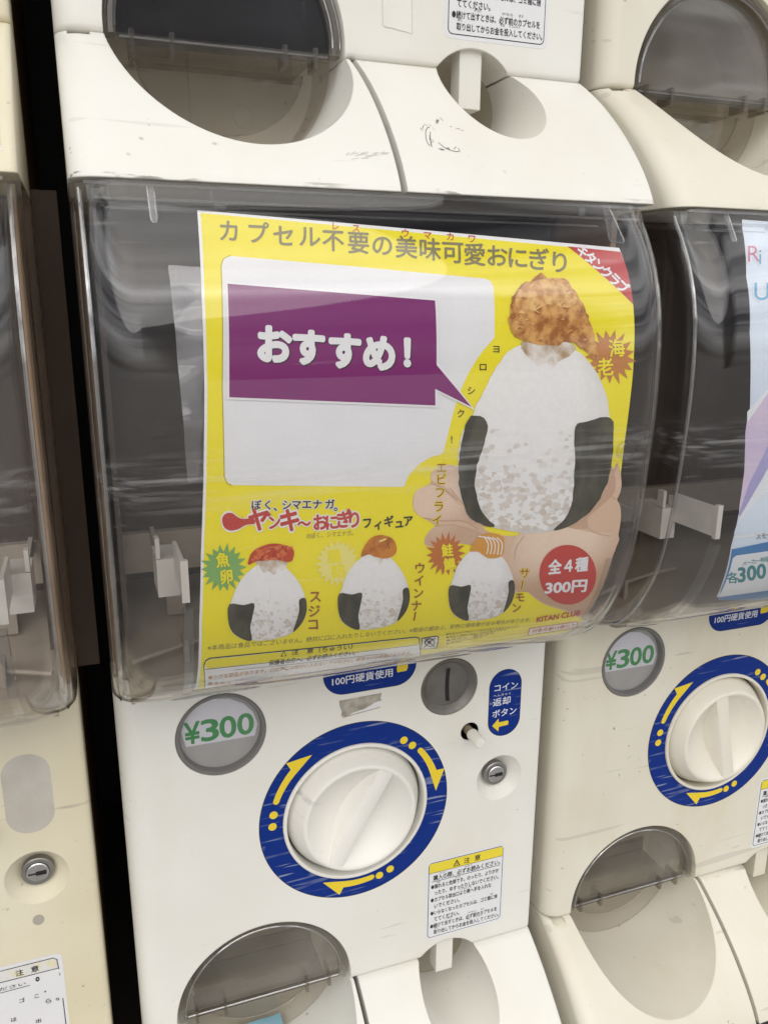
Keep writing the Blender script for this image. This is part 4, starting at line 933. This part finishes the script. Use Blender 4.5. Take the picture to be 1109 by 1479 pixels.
# small print
p.text('※本商品は食品ではございません。絶対に口に入れたりしないでください。※製造の都合上、彩色に個体差が出る場合があります。', (300,939.5), (765,897.5), (300,931), P_GRY, 3)
def sm(t, a, b_, h, m=P_BRN, lay=5, off=0.0): p.text(t, a, b_, (a[0], a[1]-h), m, lay, off)
p.poly([(290,1006),(294,960),(297,953),(303,949.5),(450,935),(600,919),(606,921),(606,928),(597,950),(590,976)], P_BLK, 3); 
p.poly([(291,1006),(295.2,961),(298,954.4),(304,951),(450,936.3),(600,920.4),(604.6,922),(604.6,928),(596,949.6),(589,976)], P_WHT, 4)
p.poly([(296,958.6),(298.4,954.8),(304,951.4),(450,936.7),(600,920.8),(604.2,922.4),(603.6,930),(450,949),(299,965)], P_YEL, 5)
p.stroke([(297,966),(450,949.6),(603,930.4)], 0.7, P_BLK, 5.5, 0, False)
p.text('注　意（ちゅうい）', (421,945.5), (508,936.5), (421.5,937.5), P_BLK, 6, 0.015); p.poly([(405,947.5),(414,946.5),(410,938.5)], P_BLK, 6); p.poly([(407,946.4),(412.6,945.8),(410,940.6)], P_YEL, 6.5)
p.text('保護者の方へ、必ずお読みください。', (388,960.5), (512,945), (388.5,953), P_BLK, 6, 0.02); p.stroke([(338,967),(450,955.5),(557,943)], 0.5, P_BLK, 6, 0, False)
for i, (t, a, b_) in enumerate((('●小さな部品があります。口の中には絶対に入れないでください。窒息などの危険があります。', (301,981), (592,944)), ('●本商品は、デザイン上、尖っている部分があります。お子様が誤って怪我をしないよう', (300,989), (588,951)), ('●破損・変形した商品は使用しないでください。火気に近づけないでください。', (299,996), (584,959)), ('●直射日光の当たる場所や高温になる場所での保管は避けてください。', (298,1002), (580,966)))):
    sm(t, a, b_, 6.5-.9*i, P_RUST, 6, 0.01)
p.poly([(607,937.5),(609,921),(631,917.5),(633.5,919),(631,935),(628,936.5)], P_BLK, 4); p.poly([(608.4,936.3),(610,922),(630.6,918.8),(632,920),(629.8,934),(627.6,935.4)], P_WHT, 5)
p.stroke([(612,934),(620,926),(628,921)], 1.4, P_BLK, 6, 0); p.ell((620,927), 7.5, 6.2, P_BLK, 5.6); p.ell((620.5,927.5), 5.8, 4.6, P_WHT, 5.8); p.ell((619.5,927), 2.6, 2.8, P_BLK, 6); p.stroke([(614,922),(627,933)], 1.4, P_BLK, 6, 0)
for i in range(4): sm(('●改良のため予告なく仕様を変更する場合があります。', '●写真と実際の商品とは多少異なります。', '●発売元　株式会社', '●対象年齢以下のお子様には')[i], (644,917.5+4.6*i), (750-18*i,905.5+5*i), 3.4, P_GRY, 3)
p.text('KITAN CLUB', (774,898.5), (836,888), (775,891), P_RED, 6, 0.03)
p.poly([(761,917),(764,906.5),(833.5,896.5),(832,906)], P_RED, 6); p.poly([(762.4,916),(765,907.4),(832.4,897.6),(831,905.2)], P_WHT, 6.5); p.text('対象年齢15歳以上', (767,914), (829,904.4), (768.2,908), P_RED, 7, 0.02)
me = p.build('poster', sheet, 2.2)
po = obj('poster', me); po.location = (0, 0, -H*MM)
tag(po, 'bright yellow paper poster of rice balls behind the curved clear window', 'poster')
# purple speech card lying on the poster
q = Print(pc)
edge_ = [(326,407),(629.8,431.5),(632.4,524),(684.5,592),(632,566.5),(631,588.5),(327,576.5)]
q.poly(edge_, P_PAPER, 8)
q.poly([(328.5,410.5),(627.4,434.5),(629.6,527),(680,587.5),(627.6,561.5),(628,585.4),(331,573.5)], P_PUR, 9)
for ch, c, z in zip('おすすめ！', ((396,499), (446,503), (498,508), (548,511), (600,511)), (57, 54, 54, 54, 50)): q.chars(ch, [c], z, P_BLK, 9.6, 0.068, 0, 0.93, 0.07)
for ch, c, z in zip('おすすめ！', ((395,498), (445,502), (497,507), (547,510), (599,510)), (57, 54, 54, 54, 50)): q.chars(ch, [c], z, P_PAPER, 10.6, 0.055, 0, 0.93, 0.07)
me = q.build('speech_card', sheet, 2.2); so = obj('speech_card', me); so.location = (0, 0, -H*MM)
tag(so, 'purple speech bubble card with bold white lettering on the yellow poster', 'card')
# clear film sleeve behind the poster
def sleeve(ox, oz, x0, x1, label):
    V = []; F = []; zz = np.linspace(2, SHs[-1]-70, 50); xx = np.linspace(x0, x1, 26); rn = random.Random(2)
    ph = [rn.uniform(0, 6) for _ in range(6)]
    for s_ in np.linspace(38, 135, 40):
        for x in xx:
            o_ = -2.2-0.9*math.sin(x*.23+s_*.08+ph[0])-0.7*math.sin(x*.11-s_*.17+ph[1])-.6*math.sin(s_*.31+ph[2]+x*.05)
            V.append(sheet(x+0.02*(s_-38), s_, o_))
    n = len(xx)
    for j in range(39):
        for i in range(n-1): F.append((j*n+i, j*n+i+1, (j+1)*n+i+1, (j+1)*n+i))
    o = obj('film_sleeve', mesh_from('film_sleeve', V, F, [SLEEVE])); o.location = (ox*MM, 0, oz*MM)
    tag(o, label, 'plastic sleeve')
sleeve(0, -H, 37.5, 110, 'crinkled clear film sleeve showing along the left edge of the yellow poster')

# ------------------------------------------------------------------ the pale blue poster
bc = sheet_conv(PR, 0.8, -H); p = Print(bc)
Lb = [bc(q) for q in ((1071,317), (1077,400), (1082,480), (1083,560), (1080,640), (1070,720), (1055,790), (1043,840), (1034,862))]
XR = 262
p.poly(Lb+[(XR, Lb[-1][1]+4), (XR, Lb[0][1]+6)], B_WHT, 0, raw=True)
p.poly([(x+.6, s+.5) for x, s in Lb]+[(XR-.6, Lb[-1][1]+4), (XR-.6, Lb[0][1]+6.5)], B_BASE, 1, raw=True)
p.poly([(1079,600),(1110,560),(1150,500),(1400,480),(1400,640),(1150,640),(1110,650),(1084,700),(1076,740),(1066,742),(1074,680)], B_PINK, 2, 3)
p.poly([(1078,595),(1112,556),(1112,562),(1078,610)], B_WHT, 3); p.poly([(1066,742),(1080,700),(1110,640),(1160,600),(1160,640),(1112,668),(1084,720),(1070,750)], B_PURP, 2.4, 0)
p.poly([(1064,752),(1084,718),(1112,670),(1250,600),(1330,790),(1110,772),(1060,778)], B_WHT, 3); p.poly([(1064,756),(1090,724),(1112,708),(1200,700),(1250,780),(1110,768),(1062,774)], B_BASE, 3.5)
p.poly([(1056,793),(1110,782),(1330,772),(1330,900),(1036,866),(1040,852)], B_BLUE, 3.8)
p.poly([(1036,862),(1057,806),(1062,802),(1112,795),(1200,790),(1200,850),(1110,852)], B_WHT, 5)
p.chars('Rin', [(1093,366), (1110,370), (1126,370)], 34, B_WHT, 4, 0.06); p.chars('R', [(1093,366)], 34, B_LET1, 5, 0.0); p.chars('in', [(1109,370), (1124,370)], 32, B_LET2, 5, 0.0)
p.chars('U', [(1104,420)], 36, B_WHT, 4, 0.06); p.chars('U', [(1104,420)], 36, B_LET2, 5, 0.01)
p.chars('スモーク', [(1094,775), (1102,773.5), (1110,772), (1118,771)], 9, P_BLK, 5)
p.chars('メーカー希望', [(1074+6.5*i, 813-1.2*i) for i in range(6)], 8, B_TEAL, 6, 0.01); p.chars('各', [(1057,834)], 17, B_TEAL, 6, 0.02); p.chars('300円', [(1077,828), (1091,825.5), (1105,823), (1121,821)], 29, B_TEAL, 6, 0.035, 0, 0.95, -0.1)
p.poly([(1063,756),(1059,770),(1112,764),(1112,750)], B_BASE, 4)
me = p.build('poster', sheet, 2.2); po = obj('poster', me); po.location = (PR*MM, 0.0008, -H*MM)
tag(po, 'pale blue and lilac paper poster behind the right hand curved window', 'poster')
# scrap of light blue paper in the chute of the middle lower machine
V = []; F = []
for j in range(9):
    for i in range(9): V.append((62+i*5, -5+j*5, -52+0.25*j*j*.12+1.2*math.sin(i*.9+j*.5)+0.35*(abs(i-4))**1.6))
for j in range(8):
    for i in range(8): a = j*9+i; F.append((a, a+1, a+10, a+9))
o = obj('paper_scrap', mesh_from('paper_scrap', V, F, [PAPERBLUE])); o.location = (0, 0, -H*MM)
tag(o, 'crumpled scrap of light blue paper lying in the dispensing chute', 'paper')

# ------------------------------------------------------------------ setting
me = mesh_from('back_wall', *[(lambda b: (b.V, b.F))((lambda b: (b.box(-2500, 2500, 430, 500, -1050, 1600), b)[1])(MB()))][0], [WALLM])
tag(obj('back_wall', me), 'dark wall behind the capsule machines, seen only through the black gap', 'wall')
me = mesh_from('ground', [(-60000,-60000,-1050),(60000,-60000,-1050),(60000,60000,-1050),(-60000,60000,-1050)], [(0,1,2,3)], [GROUND]); tag(obj('ground', me), kind='structure')
b = MB(); b.box(-330, 640, 12, 400, -1049, -H-78.2)
tag(obj('stand', b.mesh('stand', [WALLM])), 'dark stand carrying the lower row of capsule machines', 'stand')
